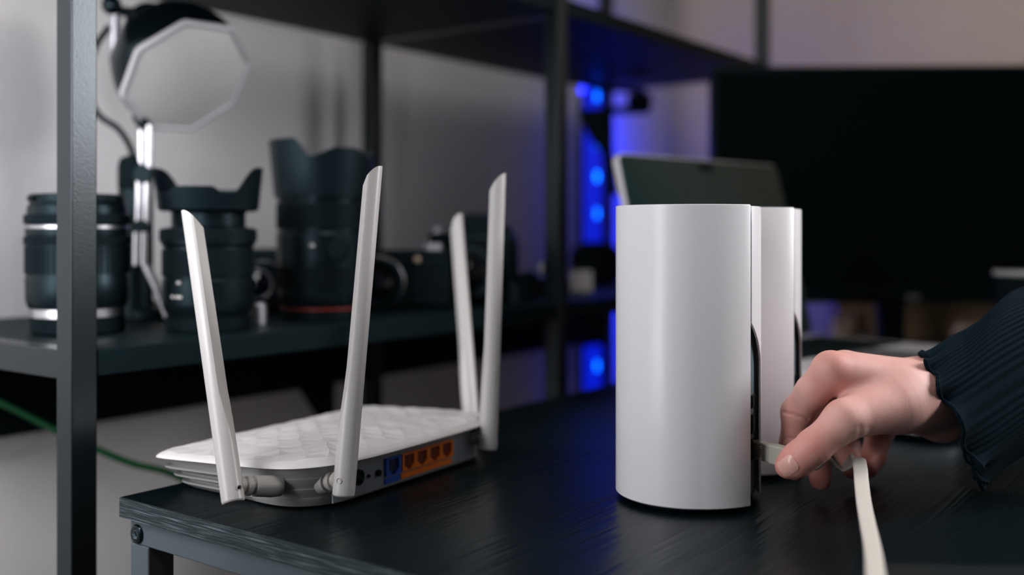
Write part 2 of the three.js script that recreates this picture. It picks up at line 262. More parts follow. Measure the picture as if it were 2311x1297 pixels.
// ------------------------------------------------------------------ router
{
  const o = thing('wifi_router', 'low white wifi router with four tall antennas and orange ports on the desk', 'router', C(-0.113, -0.177, 0.655), 0.0777);
  // local: x along the rear edge, z = -(distance from the rear edge), y up
  const cx = 0.0895, cy = 0.069, A = 0.1155, B = 0.0775, rim = (yy) => lerp(0.0285, 0.0215, clamp(yy / 0.147, -0.1, 1.1));
  const squircle = (c, s) => { const n = s > 0 ? 4 + 10 * smooth(0, 0.6, s) : 4; return Math.pow(Math.abs(c) ** n + Math.abs(s) ** n, -1 / n); };      // squarer corners at the front
  const sq = (a, b, k, n) => { const t = k / n * 2 * Math.PI, c = Math.cos(t), s = Math.sin(t), q = squircle(c, s); return [cx + a * c * q, cy + b * s * q]; };
  const NR = 160, ring = (off, hf, up = 0, flat = null) => Array.from({ length: NR }, (_, k) => { const yy = sq(A, B, k, NR)[1], in_ = lerp(0.0026 + 0.0080 * (1 - hf) + (hf < 0.03 ? 0.002 : 0), off * lerp(0.8, 1.18, clamp(yy / 0.14, 0, 1)), 0.22 + 0.78 * smooth(0.015, 0.075, yy)); let [x, y] = sq(A - in_, B - in_, k, NR); const h = rim(y) * hf + up; if (flat !== null && y < flat) y = flat; return new THREE.Vector3(x, h, -y); });
  // base: stepped fins, each a slope running in and a small ledge standing out
  const L = [ring(0.0022, 1, 0, 0.004), ring(0.0062, 0.80, 0, 0.0035), ring(0.0070, 0.74, 0, 0.004), ring(0.0036, 0.735, 0, 0.004), ring(0.0038, 0.685, 0, 0.0045), ring(0.0102, 0.54, 0, 0.0045), ring(0.0108, 0.48, 0, 0.0045), ring(0.0074, 0.475, 0, 0.0045), ring(0.0076, 0.425, 0, 0.0045), ring(0.0136, 0.30, 0, 0.0045), ring(0.0140, 0.245, 0, 0.0045), ring(0.0108, 0.24, 0, 0.0045), ring(0.0110, 0.19, 0, 0.0045), ring(0.0148, 0.05, 0, 0.0060), ring(0.0165, 0.0, 0.0006, 0.0105)];
  part('base', loft(L, { crease: 0.5 }), M.routerBody, o);
  // top cover: smooth rim band, then a field of shallow facets
  const dome = (x, y) => { const m = Math.max(Math.abs(x - cx) / A, Math.abs(y - cy) / B); return rim(y) + 0.0032 + 0.0055 * (1 - Math.pow(m, 2.2)); };
  const nx = 22, ny = 14, pts = [];
  for (let j = 0; j <= ny; j++) for (let i = 0; i <= nx; i++) {
    let s = i / nx * 2 - 1 + (j % 2 && i > 0 && i < nx ? 0.5 / nx : 0), t = j / ny * 2 - 1;
    const m = Math.max(Math.abs(s), Math.abs(t)), hh = Math.hypot(s, t) || 1, q = m / hh * squircle(s / hh, t / hh), x = cx + (A - 0.0055) * s * q, y = cy + (B - 0.0055) * t * q;
    const edge = i === 0 || j === 0 || i === nx || j === ny;
    pts.push(new THREE.Vector3(x, dome(x, y) + (rnd() - 0.5) * (edge ? 0.0006 : 0.00095) + ((i + j) % 2 ? 0.0003 : -0.0003), -y));
  }
  const fp = [], tri = (a, b, c) => { for (const k of [a, b, c]) fp.push(pts[k].x, pts[k].y, pts[k].z); };
  for (let j = 0; j < ny; j++) for (let i = 0; i < nx; i++) { const a = j * (nx + 1) + i, b = a + 1, c = a + nx + 1, d = c + 1; if ((i + j) % 2) { tri(a, b, d); tri(a, d, c); } else { tri(a, b, c); tri(b, d, c); } }
  const fg = new THREE.BufferGeometry(); fg.setAttribute('position', new THREE.Float32BufferAttribute(fp, 3)); fg.computeVertexNormals();
  // rim band joins the facet border to the rim
  const border = []; for (let i = 0; i <= nx; i++) border.push(i); for (let j = 1; j <= ny; j++) border.push(j * (nx + 1) + nx); for (let i = nx - 1; i >= 0; i--) border.push(ny * (nx + 1) + i); for (let j = ny - 1; j > 0; j--) border.push(j * (nx + 1));
  const dense = []; border.forEach((k, q) => { const a = pts[k], b = pts[border[(q + 1) % border.length]]; for (let e = 0; e < 4; e++) dense.push(a.clone().lerp(b, e / 4)); });
  const outer = (p, off, up) => { const t = Math.atan2((-p.z - cy) / (B), (p.x - cx) / A), c = Math.cos(t), s = Math.sin(t), q = squircle(c, s), x = cx + (A - off) * c * q, y = cy + (B - off) * s * q; return new THREE.Vector3(x, rim(y) + up, -y); };
  const band = [dense, dense.map((p) => outer(p, 0.0022, 0.0026)), dense.map((p) => outer(p, 0.0006, 0.0014)), dense.map((p) => outer(p, 0, 0.0004)), dense.map((p) => outer(p, 0.0006, 0)), dense.map((p) => outer(p, 0.006, 0.0004))];
  const cover = part('top_cover', [loft(band, { caps: false, crease: 0.7 }), fg], M.routerTop, o);
  // rear panel and what is set in it
  const yb = 0.0042, panel = part('rear_panel', box(0.165, 0.0235, 0.0008, 0, 0.0865, 0.0148, -yb), M.portPanel, o);
  const jackShape = (w, h) => { const s = rounded(w, h, 0.0002), q0 = new THREE.Path(), K = 1.16, q = { moveTo: (x, y) => q0.moveTo(x * K, y * K), lineTo: (x, y) => q0.lineTo(x * K, y * K) }; q.moveTo(-0.0048, 0.0042); q.lineTo(0.0048, 0.0042); q.lineTo(0.0048, -0.0024); q.lineTo(0.0032, -0.0024); q.lineTo(0.0032, -0.0036); q.lineTo(0.0018, -0.0036); q.lineTo(0.0018, -0.0048); q.lineTo(-0.0018, -0.0048); q.lineTo(-0.0018, -0.0036); q.lineTo(-0.0032, -0.0036); q.lineTo(-0.0032, -0.0024); q.lineTo(-0.0048, -0.0024); q0.closePath(); s.holes.push(q0); return s; };
  const zf = -yb + 0.0003;
  const port = (x, w, m, dark, label) => {
    const p = part('network_port', extrude(jackShape(w, 0.0122), 0.0022).translate(x, 0.0161, zf), m, panel); if (label) p.userData.label = label;
    part('port_opening', box(w - 0.002, 0.0112, 0.0004, 0, x, 0.0159, zf + 0.0004), dark, p);
  };
  for (let k = 0; k < 4; k++) port(0.0805 + k * 0.0151, 0.0150, M.orange, M.portDark);
  port(0.0634, 0.0160, M.blue, M.portBlue, 'blue network port');
  part('orange_strip', box(0.0602, 0.0040, 0.0010, 0.0002, 0.1031, 0.0066, zf + 0.0005), M.orange, panel);
  part('blue_strip', box(0.0160, 0.0040, 0.0010, 0.0002, 0.0634, 0.0066, zf + 0.0005), M.blue, panel);
  const round = (name, x, y, r, m) => part(name, lathe([[0, 0.0002], [r * 0.55, 0.0002], [r * 0.7, 0.0012], [r, 0.0012], [r, 0]], 24).rotateX(Math.PI / 2).translate(x, y, zf + 0.0002), m, panel);
  round('power_jack', 0.0285, 0.0150, 0.0052, M.blackGloss); round('reset_hole', 0.0385, 0.0138, 0.0012, M.blackGloss);
  part('push_button', [cyl(0.0022, 0.0022, 0.0022, 20).rotateX(Math.PI / 2).translate(0.0483, 0.0140, zf + 0.001)], M.black, panel);
  const loc = (p) => o.worldToLocal(p.clone()); o.updateMatrixWorld(true);
  const toCam = loc(C(0, -0.1, 0)).normalize();
  // antennas: a rod that grows a flat towards its slanted tip, on a barrel hinge
  function antenna(base, tip, drop, hingeTo, label) {      // base and tip in local axes; drop: direction in which the tip slants down
    const ax = tip.clone().sub(base), L = ax.length(), Y = ax.clone().normalize(), X = drop.clone().sub(Y.clone().multiplyScalar(drop.dot(Y))).normalize(), Z = new THREE.Vector3().crossVectors(X, Y); if (Z.dot(toCam) < 0) Z.negate();
    const g = new THREE.Group(); g.name = numbered('antenna'); o.add(g); g.userData.label = label;
    const fl = 0.36, fx = Math.cos(fl), fz = Math.sin(fl), rings = [], n = 40;
    const ts = [0, 0.004, 0.012, 0.03, 0.06, 0.1, 0.14, 0.18, 0.22, 0.26, 0.3, 0.34, 0.38, 0.42, 0.46, 0.5, 0.55, 0.6, 0.65, 0.7, 0.75, 0.8, 0.85, 0.9, 0.94, 0.97, 1];
    for (const t of ts) {
      const r = 0.0071 * lerp(1, 0.95, t) * (t < 0.004 ? 0.9 : t < 0.008 ? 0.98 : 1), cutD = r * lerp(1.05, 0.58, smooth(0.12, 0.40, t));
      rings.push(Array.from({ length: n }, (_, k) => {
        const a = k / n * 2 * Math.PI; let x = Math.cos(a) * r, z = Math.sin(a) * r * 0.94;
        const d = x * fx + z * fz; if (d > cutD) { x -= fx * (d - cutD); z -= fz * (d - cutD); }
        const lim = L - 0.0155 * Math.pow(clamp((x + r) / (2 * r), 0, 1), 1.7), y = Math.min(t * L, lim);
        return base.clone().addScaledVector(X, x).addScaledVector(Y, y).addScaledVector(Z, z);
      }));
    }
    part('rod', loft(rings, { crease: 0.42 }), M.antenna, g);
    const hub = base.clone().addScaledVector(Y, 0.0105), dir = hingeTo.clone().sub(hub), len = dir.length(); dir.normalize();
    // barrel hinge: knuckle rings between the antenna and the housing
    const hp = lathe([[0, 0], [0.0050, 0], [0.0056, 0.0006], [0.0056, 0.0030], [0.0046, 0.0034], [0.0046, 0.0050], [0.0060, 0.0054], [0.0060, 0.0082], [0.0048, 0.0086], [0.0048, 0.0104], [0.0064, 0.0108], [0.0068, len * 0.8], [0.0060, len], [0, len]], 36);
    hp.applyQuaternion(new THREE.Quaternion().setFromUnitVectors(new THREE.Vector3(0, 1, 0), dir)).translate(...hub.clone().addScaledVector(dir, 0.0045).toArray());
    part('hinge', hp, M.hinge, g);
    return { g, base, X, Y, Z };
  }
  // a screw hole near the foot of the three nearer antennas, on the side seen from the ports
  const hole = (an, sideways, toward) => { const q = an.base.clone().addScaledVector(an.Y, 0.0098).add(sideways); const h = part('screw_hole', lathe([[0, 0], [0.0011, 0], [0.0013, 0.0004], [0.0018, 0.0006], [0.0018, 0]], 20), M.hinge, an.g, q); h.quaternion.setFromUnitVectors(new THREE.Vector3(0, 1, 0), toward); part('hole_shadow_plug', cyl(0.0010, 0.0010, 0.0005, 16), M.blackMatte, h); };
  const ant = (px, py, d, qx, qy, e, drop, hinge, label) => antenna(loc(Q(px, py, d)), loc(Q(qx, qy, e)), drop, hinge, label);
  const camR = loc(C(1, 0, 1)).sub(loc(C(0, 0, 1))).normalize();
  const a1 = ant(527, 1134, 0.631, 432, 474, 0.705, camR, loc(Q(618, 1097, 0.652)), 'antenna on the near side of the router');
  const a2 = ant(775, 1118, 0.650, 840, 374, 0.674, camR.clone().negate(), loc(Q(728, 1090, 0.662)));
  const a3 = ant(1101, 1014, 0.787, 1122, 391, 0.7985, camR.clone().negate(), loc(Q(1062, 985, 0.795)));
  const a4 = ant(1064, 962, 0.872, 1027, 486, 0.955, camR.clone().negate(), new THREE.Vector3(0.205, 0.0140, -0.048));
  for (const [an, k] of [[a1, 0.0052], [a2, -0.0035], [a3, -0.0040]]) { const right = camR.clone(), n = toCam.clone().multiplyScalar(Math.sqrt(0.0071 ** 2 - k * k)).addScaledVector(right, k); hole(an, n.clone().multiplyScalar(0.97), n.clone().normalize()); }
}

// ------------------------------------------------------------------ network cable with its plug
{
  const o = thing('network_cable', 'flat grey network cable with a clear plug held between thumb and finger', 'cable', W(0, 0, 0));
  // plug: stands on the port axis, 25.5 degrees towards the viewer from the unit's right
  const t = 25.5 * R, c0 = C(0.1173 + 0.0442 * Math.cos(t), -0.177 + 0.0355, 0.6915 - 0.0442 * Math.sin(t));
  const c1 = Q(1779, 1032, 0.6500), ax = c1.clone().sub(c0).normalize(), up = new THREE.Vector3(0, 1, 0), sd = new THREE.Vector3().crossVectors(ax, up).normalize(), u2 = new THREE.Vector3().crossVectors(sd, ax);
  const basis = new THREE.Matrix4().makeBasis(ax, u2, sd), put = (g) => g.applyMatrix4(new THREE.Matrix4().makeTranslation(...c0.toArray()).multiply(basis));
  part('plug_body', put(box(0.0115, 0.0117, 0.0066, 0.0007, 0.0052, 0, 0)), M.clear, o);
  for (let k = 0; k < 8; k++) part('contact', put(box(0.0042, 0.00045, 0.0070, 0, 0.0030, -0.0042 + k * 0.0012, 0)), M.gold, o);
  part('latch', put(box(0.0100, 0.0040, 0.0008, 0.0003, 0.0060, 0.0, -0.0045)), M.clear, o);
  const boot = part('boot', [put(box(0.0075, 0.0112, 0.0072, 0.0008, 0.0125, 0, 0)), put(box(0.0150, 0.0122, 0.0082, 0.0012, 0.0222, 0, 0))], M.boot, o);
  // ribbon: [px, py, depth, width direction blend: 0 = towards the viewer, 1 = across]
  const P = [[1775, 1036, 0.6520, 0], [1812, 1049, 0.6510, 0], [1836, 1055, 0.6500, 0], [1847, 1050, 0.6495, 0.02], [1860, 1036, 0.6490, 0.03], [1872, 1035, 0.6485, 0.04], [1886, 1049, 0.6475, 0.06], [1900, 1055, 0.6460, 0.10], [1914, 1047, 0.6440, 0.16], [1928, 1036, 0.6410, 0.35], [1937, 1038, 0.6370, 0.75], [1941, 1052, 0.6310, 0.97], [1944, 1085, 0.6180, 1], [1949, 1130, 0.5950, 1], [1958, 1180, 0.5600, 1], [1969, 1235, 0.5150, 1], [1976, 1297, 0.4600, 1], [1986, 1390, 0.4000, 1], [2010, 1560, 0.3350, 0.96], [2070, 1775, 0.2940, 0.7], [2260, 1938, 0.2900, 0.4]];
  const curve = new THREE.CatmullRomCurve3(P.map((p) => Q(p[0], p[1], p[2])), false, 'centripetal'), n = 220, rings = [];
  const near = C(0, 0, -1).sub(C(0, 0, 0)).normalize(), across = C(1, 0, 0).sub(C(0, 0, 0)).normalize();
  for (let i = 0; i <= n; i++) {
    const s = i / n, k = s * (P.length - 1), a = Math.min(P.length - 2, Math.floor(k)), q = lerp(P[a][3], P[a + 1][3], k - a);
    const p = curve.getPoint(s), tg = curve.getTangent(s), wd = near.clone().multiplyScalar(Math.cos(q * Math.PI / 2)).addScaledVector(across, Math.sin(q * Math.PI / 2));
    wd.addScaledVector(tg, -wd.dot(tg)).normalize(); const nn = new THREE.Vector3().crossVectors(tg, wd).normalize(), hw = 0.0042, ht = 0.0011;
    rings.push(Array.from({ length: 20 }, (_, j) => { const e = j / 20 * 2 * Math.PI, cc = Math.cos(e), ss = Math.sin(e); return p.clone().addScaledVector(wd, hw * Math.sign(cc) * Math.pow(Math.abs(cc), 0.35)).addScaledVector(nn, ht * Math.sign(ss) * Math.pow(Math.abs(ss), 0.5)); }));
  }
  part('ribbon', loft(rings, { crease: 0.7 }), M.cable, o);
}

// ------------------------------------------------------------------ person: hand, wrist and sleeve
function surfaceNet(f, lo, hi, cell) {
  const n = [0, 1, 2].map((k) => Math.ceil((hi[k] - lo[k]) / cell) + 1), [nx, ny, nz] = n, val = new Float32Array(nx * ny * nz), id = (x, y, z) => (z * ny + y) * nx + x;
  for (let z = 0; z < nz; z++) for (let y = 0; y < ny; y++) for (let x = 0; x < nx; x++) val[id(x, y, z)] = f(lo[0] + x * cell, lo[1] + y * cell, lo[2] + z * cell);
  const vid = new Int32Array(nx * ny * nz).fill(-1), pos = [], idx = [];
  for (let z = 0; z < nz - 1; z++) for (let y = 0; y < ny - 1; y++) for (let x = 0; x < nx - 1; x++) {
    let cnt = 0, sx = 0, sy = 0, sz = 0, m = 0;
    const v = []; for (let c = 0; c < 8; c++) { v[c] = val[id(x + (c & 1), y + (c >> 1 & 1), z + (c >> 2))]; if (v[c] < 0) m |= 1 << c; }
    if (m === 0 || m === 255) continue;
    for (let c = 0; c < 8; c++) for (const b of [1, 2, 4]) if (!(c & b) && (v[c] < 0) !== (v[c | b] < 0)) { const t = v[c] / (v[c] - v[c | b]); sx += (c & 1) + (b === 1 ? t : 0); sy += (c >> 1 & 1) + (b === 2 ? t : 0); sz += (c >> 2) + (b === 4 ? t : 0); cnt++; }
    vid[id(x, y, z)] = pos.length / 3; pos.push(lo[0] + (x + sx / cnt) * cell, lo[1] + (y + sy / cnt) * cell, lo[2] + (z + sz / cnt) * cell);
  }
  const quad = (a, b, c, d, flip) => { if (a < 0 || b < 0 || c < 0 || d < 0) return; flip ? idx.push(a, c, b, a, d, c) : idx.push(a, b, c, a, c, d); };
  for (let z = 1; z < nz - 1; z++) for (let y = 1; y < ny - 1; y++) for (let x = 1; x < nx - 1; x++) {
    const s = val[id(x, y, z)] < 0;
    if (s !== val[id(x + 1, y, z)] < 0) quad(vid[id(x, y - 1, z - 1)], vid[id(x, y, z - 1)], vid[id(x, y, z)], vid[id(x, y - 1, z)], !s);
    if (s !== val[id(x, y + 1, z)] < 0) quad(vid[id(x - 1, y, z - 1)], vid[id(x - 1, y, z)], vid[id(x, y, z)], vid[id(x, y, z - 1)], !s);
    if (s !== val[id(x, y, z + 1)] < 0) quad(vid[id(x - 1, y - 1, z)], vid[id(x, y - 1, z)], vid[id(x, y, z)], vid[id(x - 1, y, z)], !s);
  }
  const nor = [], e = cell * 0.35;
  for (let k = 0; k < 2; k++) for (let i = 0; i < pos.length; i += 3) {
    const [x, y, z] = [pos[i], pos[i + 1], pos[i + 2]]; let gx = f(x + e, y, z) - f(x - e, y, z), gy = f(x, y + e, z) - f(x, y - e, z), gz = f(x, y, z + e) - f(x, y, z - e); const l = Math.hypot(gx, gy, gz) || 1; gx /= l; gy /= l; gz /= l;
    if (k === 0) { const d = clamp(f(x, y, z), -cell, cell) * Math.min(1, l / (2 * e)) ; pos[i] -= gx * d; pos[i + 1] -= gy * d; pos[i + 2] -= gz * d; } else nor.push(gx, gy, gz);
  }
  const g = new THREE.BufferGeometry(); g.setAttribute('position', new THREE.Float32BufferAttribute(pos, 3)); g.setAttribute('normal', new THREE.Float32BufferAttribute(nor, 3)); g.setIndex(idx); return g;
}
{
  const o = thing('person', 'hand reaching from a black ribbed sleeve, pinching a network plug', 'person', W(0, 0, 0));
  // all hand work is in camera-place axes (right, up, ahead) in metres, then turned into the room
  const J = (px, py, d, r) => ({ p: [(px - CX) / F * d, (HZ - py) / F * d, d], r: r * d / F });
  const seg = (a, b) => { const d = [0, 1, 2].map((k) => b.p[k] - a.p[k]), l2 = d[0] ** 2 + d[1] ** 2 + d[2] ** 2; return (x, y, z) => { const qx = x - a.p[0], qy = y - a.p[1], qz = z - a.p[2], t = clamp((qx * d[0] + qy * d[1] + qz * d[2]) / l2, 0, 1); return Math.hypot(qx - d[0] * t, qy - d[1] * t, qz - d[2] * t) - lerp(a.r, b.r, t); }; };
  const smin = (a, b, k) => { const h = Math.max(k - Math.abs(a - b), 0) / k; return Math.min(a, b) - h * h * k / 4; };
  const chain = (...js) => js.slice(1).map((b, i) => seg(js[i], b));
  const iMCP = J(1876, 836, 0.654, 43), mMCP = J(1905, 836, 0.674, 44), rMCP = J(1950, 842, 0.698, 42), pMCP = J(1995, 862, 0.720, 38);
  const palm = [
    seg(iMCP, J(2085, 884, 0.668, 64)), seg(mMCP, J(2090, 884, 0.684, 62)), seg(rMCP, J(2095, 890, 0.695, 58)), seg(pMCP, J(2100, 905, 0.705, 54)),
    seg(J(1925, 935, 0.650, 38), J(2030, 905, 0.658, 64)), seg(J(2030, 905, 0.658, 64), J(2110, 890, 0.682, 62)),
    seg(J(2098, 884, 0.682, 68), J(2330, 868, 0.72, 78)), seg(J(2075, 935, 0.690, 36), J(2125, 944, 0.700, 44)), seg(J(2125, 944, 0.700, 44), J(2300, 900, 0.73, 60)),
    seg(J(1935, 900, 0.700, 34), J(2040, 925, 0.705, 40)),
  ];
  const thumb = chain(J(2015, 915, 0.648, 58), J(1906, 948, 0.633, 44), J(1833, 1010, 0.631, 36), J(1796, 1040, 0.634, 34), J(1775, 1053, 0.637, 25));
  const fingers = [
    chain(iMCP, J(1833, 884, 0.662, 36), J(1799, 930, 0.672, 34), J(1792, 1004, 0.678, 31), J(1793, 1058, 0.668, 25)),
    chain(mMCP, J(1846, 926, 0.700, 35), J(1848, 1020, 0.702, 29), J(1851, 1082, 0.690, 24)),
    chain(rMCP, J(1902, 950, 0.735, 34), J(1912, 1018, 0.733, 28), J(1924, 1056, 0.717, 24)),
    chain(pMCP, J(1986, 972, 0.748, 30), J(1970, 1032, 0.742, 26), J(1958, 1056, 0.730, 23)),
  ];
  const lineD = (a, b) => { const f = seg({ p: a.p, r: 0 }, { p: b.p, r: 0 }); return f; };
  // creases: shallow folds across the thumb joint, at its root and across the index finger
  const folds = [[J(1806, 985, 0.612, 0), J(1846, 1050, 0.612, 0), 0.00028, 0.0011], [J(1813, 980, 0.612, 0), J(1854, 1044, 0.612, 0), 0.00034, 0.0010], [J(1820, 974, 0.612, 0), J(1862, 1038, 0.612, 0), 0.00026, 0.0011], [J(1936, 1010, 0.640, 0), J(1941, 966, 0.630, 0), 0.0007, 0.0021], [J(1918, 1012, 0.640, 0), J(1924, 982, 0.628, 0), 0.0005, 0.0019], [J(1955, 1000, 0.640, 0), J(1962, 968, 0.630, 0), 0.0004, 0.0022], [J(1770, 930, 0.660, 0), J(1822, 945, 0.655, 0), 0.0009, 0.0011], [J(1765, 990, 0.660, 0), J(1815, 985, 0.658, 0), 0.0004, 0.0010]].map(([a, b, d, w]) => { const q = (t) => t; const A = [a.p[0] / a.p[2], a.p[1] / a.p[2]], B = [b.p[0] / b.p[2], b.p[1] / b.p[2]], zz = a.p[2]; return { A, B, d, w, zz }; });
  const hand = (x, y, z) => {
    let P = palm[0](x, y, z); for (let i = 1; i < palm.length; i++) P = smin(P, palm[i](x, y, z), 0.012);
    let T = 9; for (const s of thumb) T = smin(T, s(x, y, z), 0.006);
    P = smin(P, T, 0.007);
    fingers.forEach((c, i) => { let f = 9; c.forEach((s) => { f = smin(f, s(x, y, z), 0.004); }); P = smin(P, f, i === 0 ? 0.0035 : 0.0025); });
    if (P < 0.006 && P > -0.006) for (const c of folds) {
      const mx = c.B[0] - c.A[0], my = c.B[1] - c.A[1], sx = x / z - c.A[0], sy = y / z - c.A[1], t = clamp((sx * mx + sy * my) / (mx * mx + my * my), 0, 1), d = Math.hypot(sx - mx * t, sy - my * t) * z;
      if (z < 0.672) P += c.d * Math.exp(-((d / c.w) ** 2));
    }
    return P;
  };
  const lo = [(1690 - CX) / F * 0.64, -0.175, 0.585], hi = [0.335, -0.060, 0.79];
  const g = surfaceNet(hand, lo, hi, 0.00165), p = g.attributes.position, col = new Float32Array(p.count * 3), uv = new Float32Array(p.count * 2);
  const tips = [J(1780, 1055, 0.637, 0), J(1793, 1068, 0.668, 0), J(1851, 1088, 0.69, 0), J(1924, 1062, 0.717, 0), J(1958, 1062, 0.73, 0)], knuckles = [J(1838, 1010, 0.62, 0), J(1800, 930, 0.672, 0), J(1872, 810, 0.65, 0), J(1846, 940, 0.70, 0), J(1902, 960, 0.735, 0), J(1975, 1010, 0.742, 0), J(1835, 880, 0.64, 0), J(1800, 980, 0.67, 0)];
  for (let i = 0; i < p.count; i++) {
    const x = p.getX(i), y = p.getY(i), z = p.getZ(i), near = (list, w) => list.reduce((s, j) => Math.max(s, Math.exp(-((Math.hypot(x - j.p[0], y - j.p[1], z - j.p[2]) / w) ** 2))), 0);
    const red = clamp(0.75 * near(tips, 0.016) + 0.45 * near(knuckles, 0.015) + 0.18 * (noise.noise(x * 90, y * 90, z * 90)) + 0.10 * noise.noise(x * 260, y * 260, z * 260), 0, 1);
    col.set([lerp(0.68, 0.58, red), lerp(0.395, 0.185, red), lerp(0.335, 0.140, red)], i * 3); uv.set([x + z * 0.4, y], i * 2);
  }
  g.setAttribute('color', new THREE.BufferAttribute(col, 3)); g.setAttribute('uv', new THREE.BufferAttribute(uv, 2));
  const toRoom = new THREE.Matrix4().makeBasis(C(1, 0, 0).sub(C(0, 0, 0)), new THREE.Vector3(0, 1, 0), C(0, 0, 1).sub(C(0, 0, 0))).setPosition(0, EYE, 0);
  const flipIndex = (q) => { const ix = q.index.array; for (let i = 0; i < ix.length; i += 3) { const t = ix[i + 1]; ix[i + 1] = ix[i + 2]; ix[i + 2] = t; } return q; };
  g.applyMatrix4(toRoom); flipIndex(g);
  { const n = g.attributes.normal, ix = g.index.array, a = new THREE.Vector3(), b = new THREE.Vector3(), c = new THREE.Vector3(), m = new THREE.Vector3(); let s = 0; for (let i = 0; i < ix.length; i += 300) { a.fromBufferAttribute(g.attributes.position, ix[i]); b.fromBufferAttribute(g.attributes.position, ix[i + 1]); c.fromBufferAttribute(g.attributes.position, ix[i + 2]); m.fromBufferAttribute(n, ix[i]); s += Math.sign(b.sub(a).cross(c.sub(a)).dot(m)); } if (s < 0) flipIndex(g); }
  const body = part('body', g, M.skin, o);
  // nails: plates laid on the surface, raised a little
  function nail(c, along, hl, hw, far, name) {        // c [px, py], along: direction to the tip in pixels
    const d0 = 0.56, rings = [], l = Math.hypot(...along), ax = [along[0] / l, along[1] / l], pr = [-ax[1], ax[0]], nu = 14, nv = 14, grid = [];
    for (let i = 0; i <= nu; i++) for (let j = 0; j <= nv; j++) {
      const s = i / nu * 2 - 1, t = j / nv * 2 - 1, q = Math.pow(s ** 4 + t ** 4, 0.25) ? Math.max(Math.abs(s), Math.abs(t)) / Math.pow(s ** 4 + t ** 4, 0.25) : 0, px = c[0] + ax[0] * s * q * hl + pr[0] * t * q * hw, py = c[1] + ax[1] * s * q * hl + pr[1] * t * q * hw;
      let z = d0, k = 0; for (; k < 200; k++) { const v = hand((px - CX) / F * z, (HZ - py) / F * z, z); if (v < 0.0002 || z > far) break; z += Math.max(v * 0.6, 0.0002); }
      z -= 0.00055 * (1 - 0.6 * Math.max(s * s, t * t)); grid.push(Q(px, py, z));
    }
    const pos = grid.flatMap((v) => v.toArray()), idx = [];
    for (let i = 0; i < nu; i++) for (let j = 0; j < nv; j++) { const a = i * (nv + 1) + j; idx.push(a, a + 1, a + nv + 2, a, a + nv + 2, a + nv + 1); }
    const q = new THREE.BufferGeometry(); q.setAttribute('position', new THREE.Float32BufferAttribute(pos, 3)); q.setIndex(idx); q.computeVertexNormals();
    part(name, q, M.nail, o);
  }
  nail([1778, 1051], [-30, 20], 21, 21, 0.66, 'thumb_nail');
  // sleeve: ribbed tube, its hem gathered into a rolled ruffle
  const S0 = [2150, 944], ax = [0.908, -0.42], pr = [0.42, 0.908], D0 = 0.690, pxm = D0 / F;
  const ribs = 76, nu = ribs * 7, nv = 64, len = 520;
  const sleeveAt = (e, s, inner = 0) => {      // e: angle round, s: 0 at hem .. 1 at far end
    const sq = (q) => Math.sign(q) * Math.pow(Math.abs(q), 0.68), c = sq(Math.cos(e)), sn = sq(Math.sin(e)), along = s * len, flare = Math.exp(-along / 26);
    let ra = lerp(157, 172, s) + 3 * Math.sin(s * 9 + e * 2), rb = lerp(160, 170, s);
    const wave = Math.sin(e * 13 + 0.8) + 0.5 * Math.sin(e * 21 + 2.1), rib = 1.4 * Math.cos(e * ribs) * (1 - 0.5 * flare);
    const k = 1 + (rib - inner) / 150 + 0.055 * flare * wave;
    const sag = 10 * Math.sin(e) * flare, along2 = along + flare * (7 * Math.sin(e * 11 + 1.7));
    const fold = 5 * Math.sin(along / 34 + 2.6 * e) * smooth(0.02, 0.2, s) * (0.4 + 0.6 * Math.max(0, -sn));
    const X = S0[0] - 62 * c + ax[0] * along2 + pr[0] * (sn * ra * k + fold * sn + sag * 0.2), Yp = S0[1] - 26 * c + ax[1] * along2 + pr[1] * (sn * ra * k + fold * sn + sag * 0.2), Z = D0 - c * rb * k * pxm + s * 0.06;
    return C((X - CX) * pxm, (HZ - Yp) * pxm, Z);
  };
  const mk = (rows) => { const pos = [], idx = [], uvs = []; rows.forEach((f, i) => { for (let j = 0; j <= nu; j++) { const q = f(j / nu * 2 * Math.PI); pos.push(q.x, q.y, q.z); uvs.push(j / nu * 0.27, i * 0.003); } }); for (let i = 0; i < rows.length - 1; i++) for (let j = 0; j < nu; j++) { const a = i * (nu + 1) + j, b = a + nu + 1; idx.push(a, a + 1, b + 1, a, b + 1, b); } const q = new THREE.BufferGeometry(); q.setAttribute('position', new THREE.Float32BufferAttribute(pos, 3)); q.setAttribute('uv', new THREE.Float32BufferAttribute(uvs, 2)); q.setIndex(idx); q.computeVertexNormals(); return q; };
  const rows = []; for (let i = 10; i >= 0; i--) rows.push((e) => sleeveAt(e, i / 10 * 0.18, 5)); for (let i = 0; i <= nv; i++) { const s = Math.pow(i / nv, 1.6); rows.push((e) => sleeveAt(e, s)); }
  const sleeve = part('sleeve', mk(rows), M.sleeve, o);
  const hem = []; for (let k = 0; k < 420; k++) hem.push(sleeveAt(k / 420 * 2 * Math.PI, 0, 2));
  part('hem_roll', new THREE.TubeGeometry(new THREE.CatmullRomCurve3(hem, true), 840, 0.00155, 8, true), M.sleeve, sleeve);
}

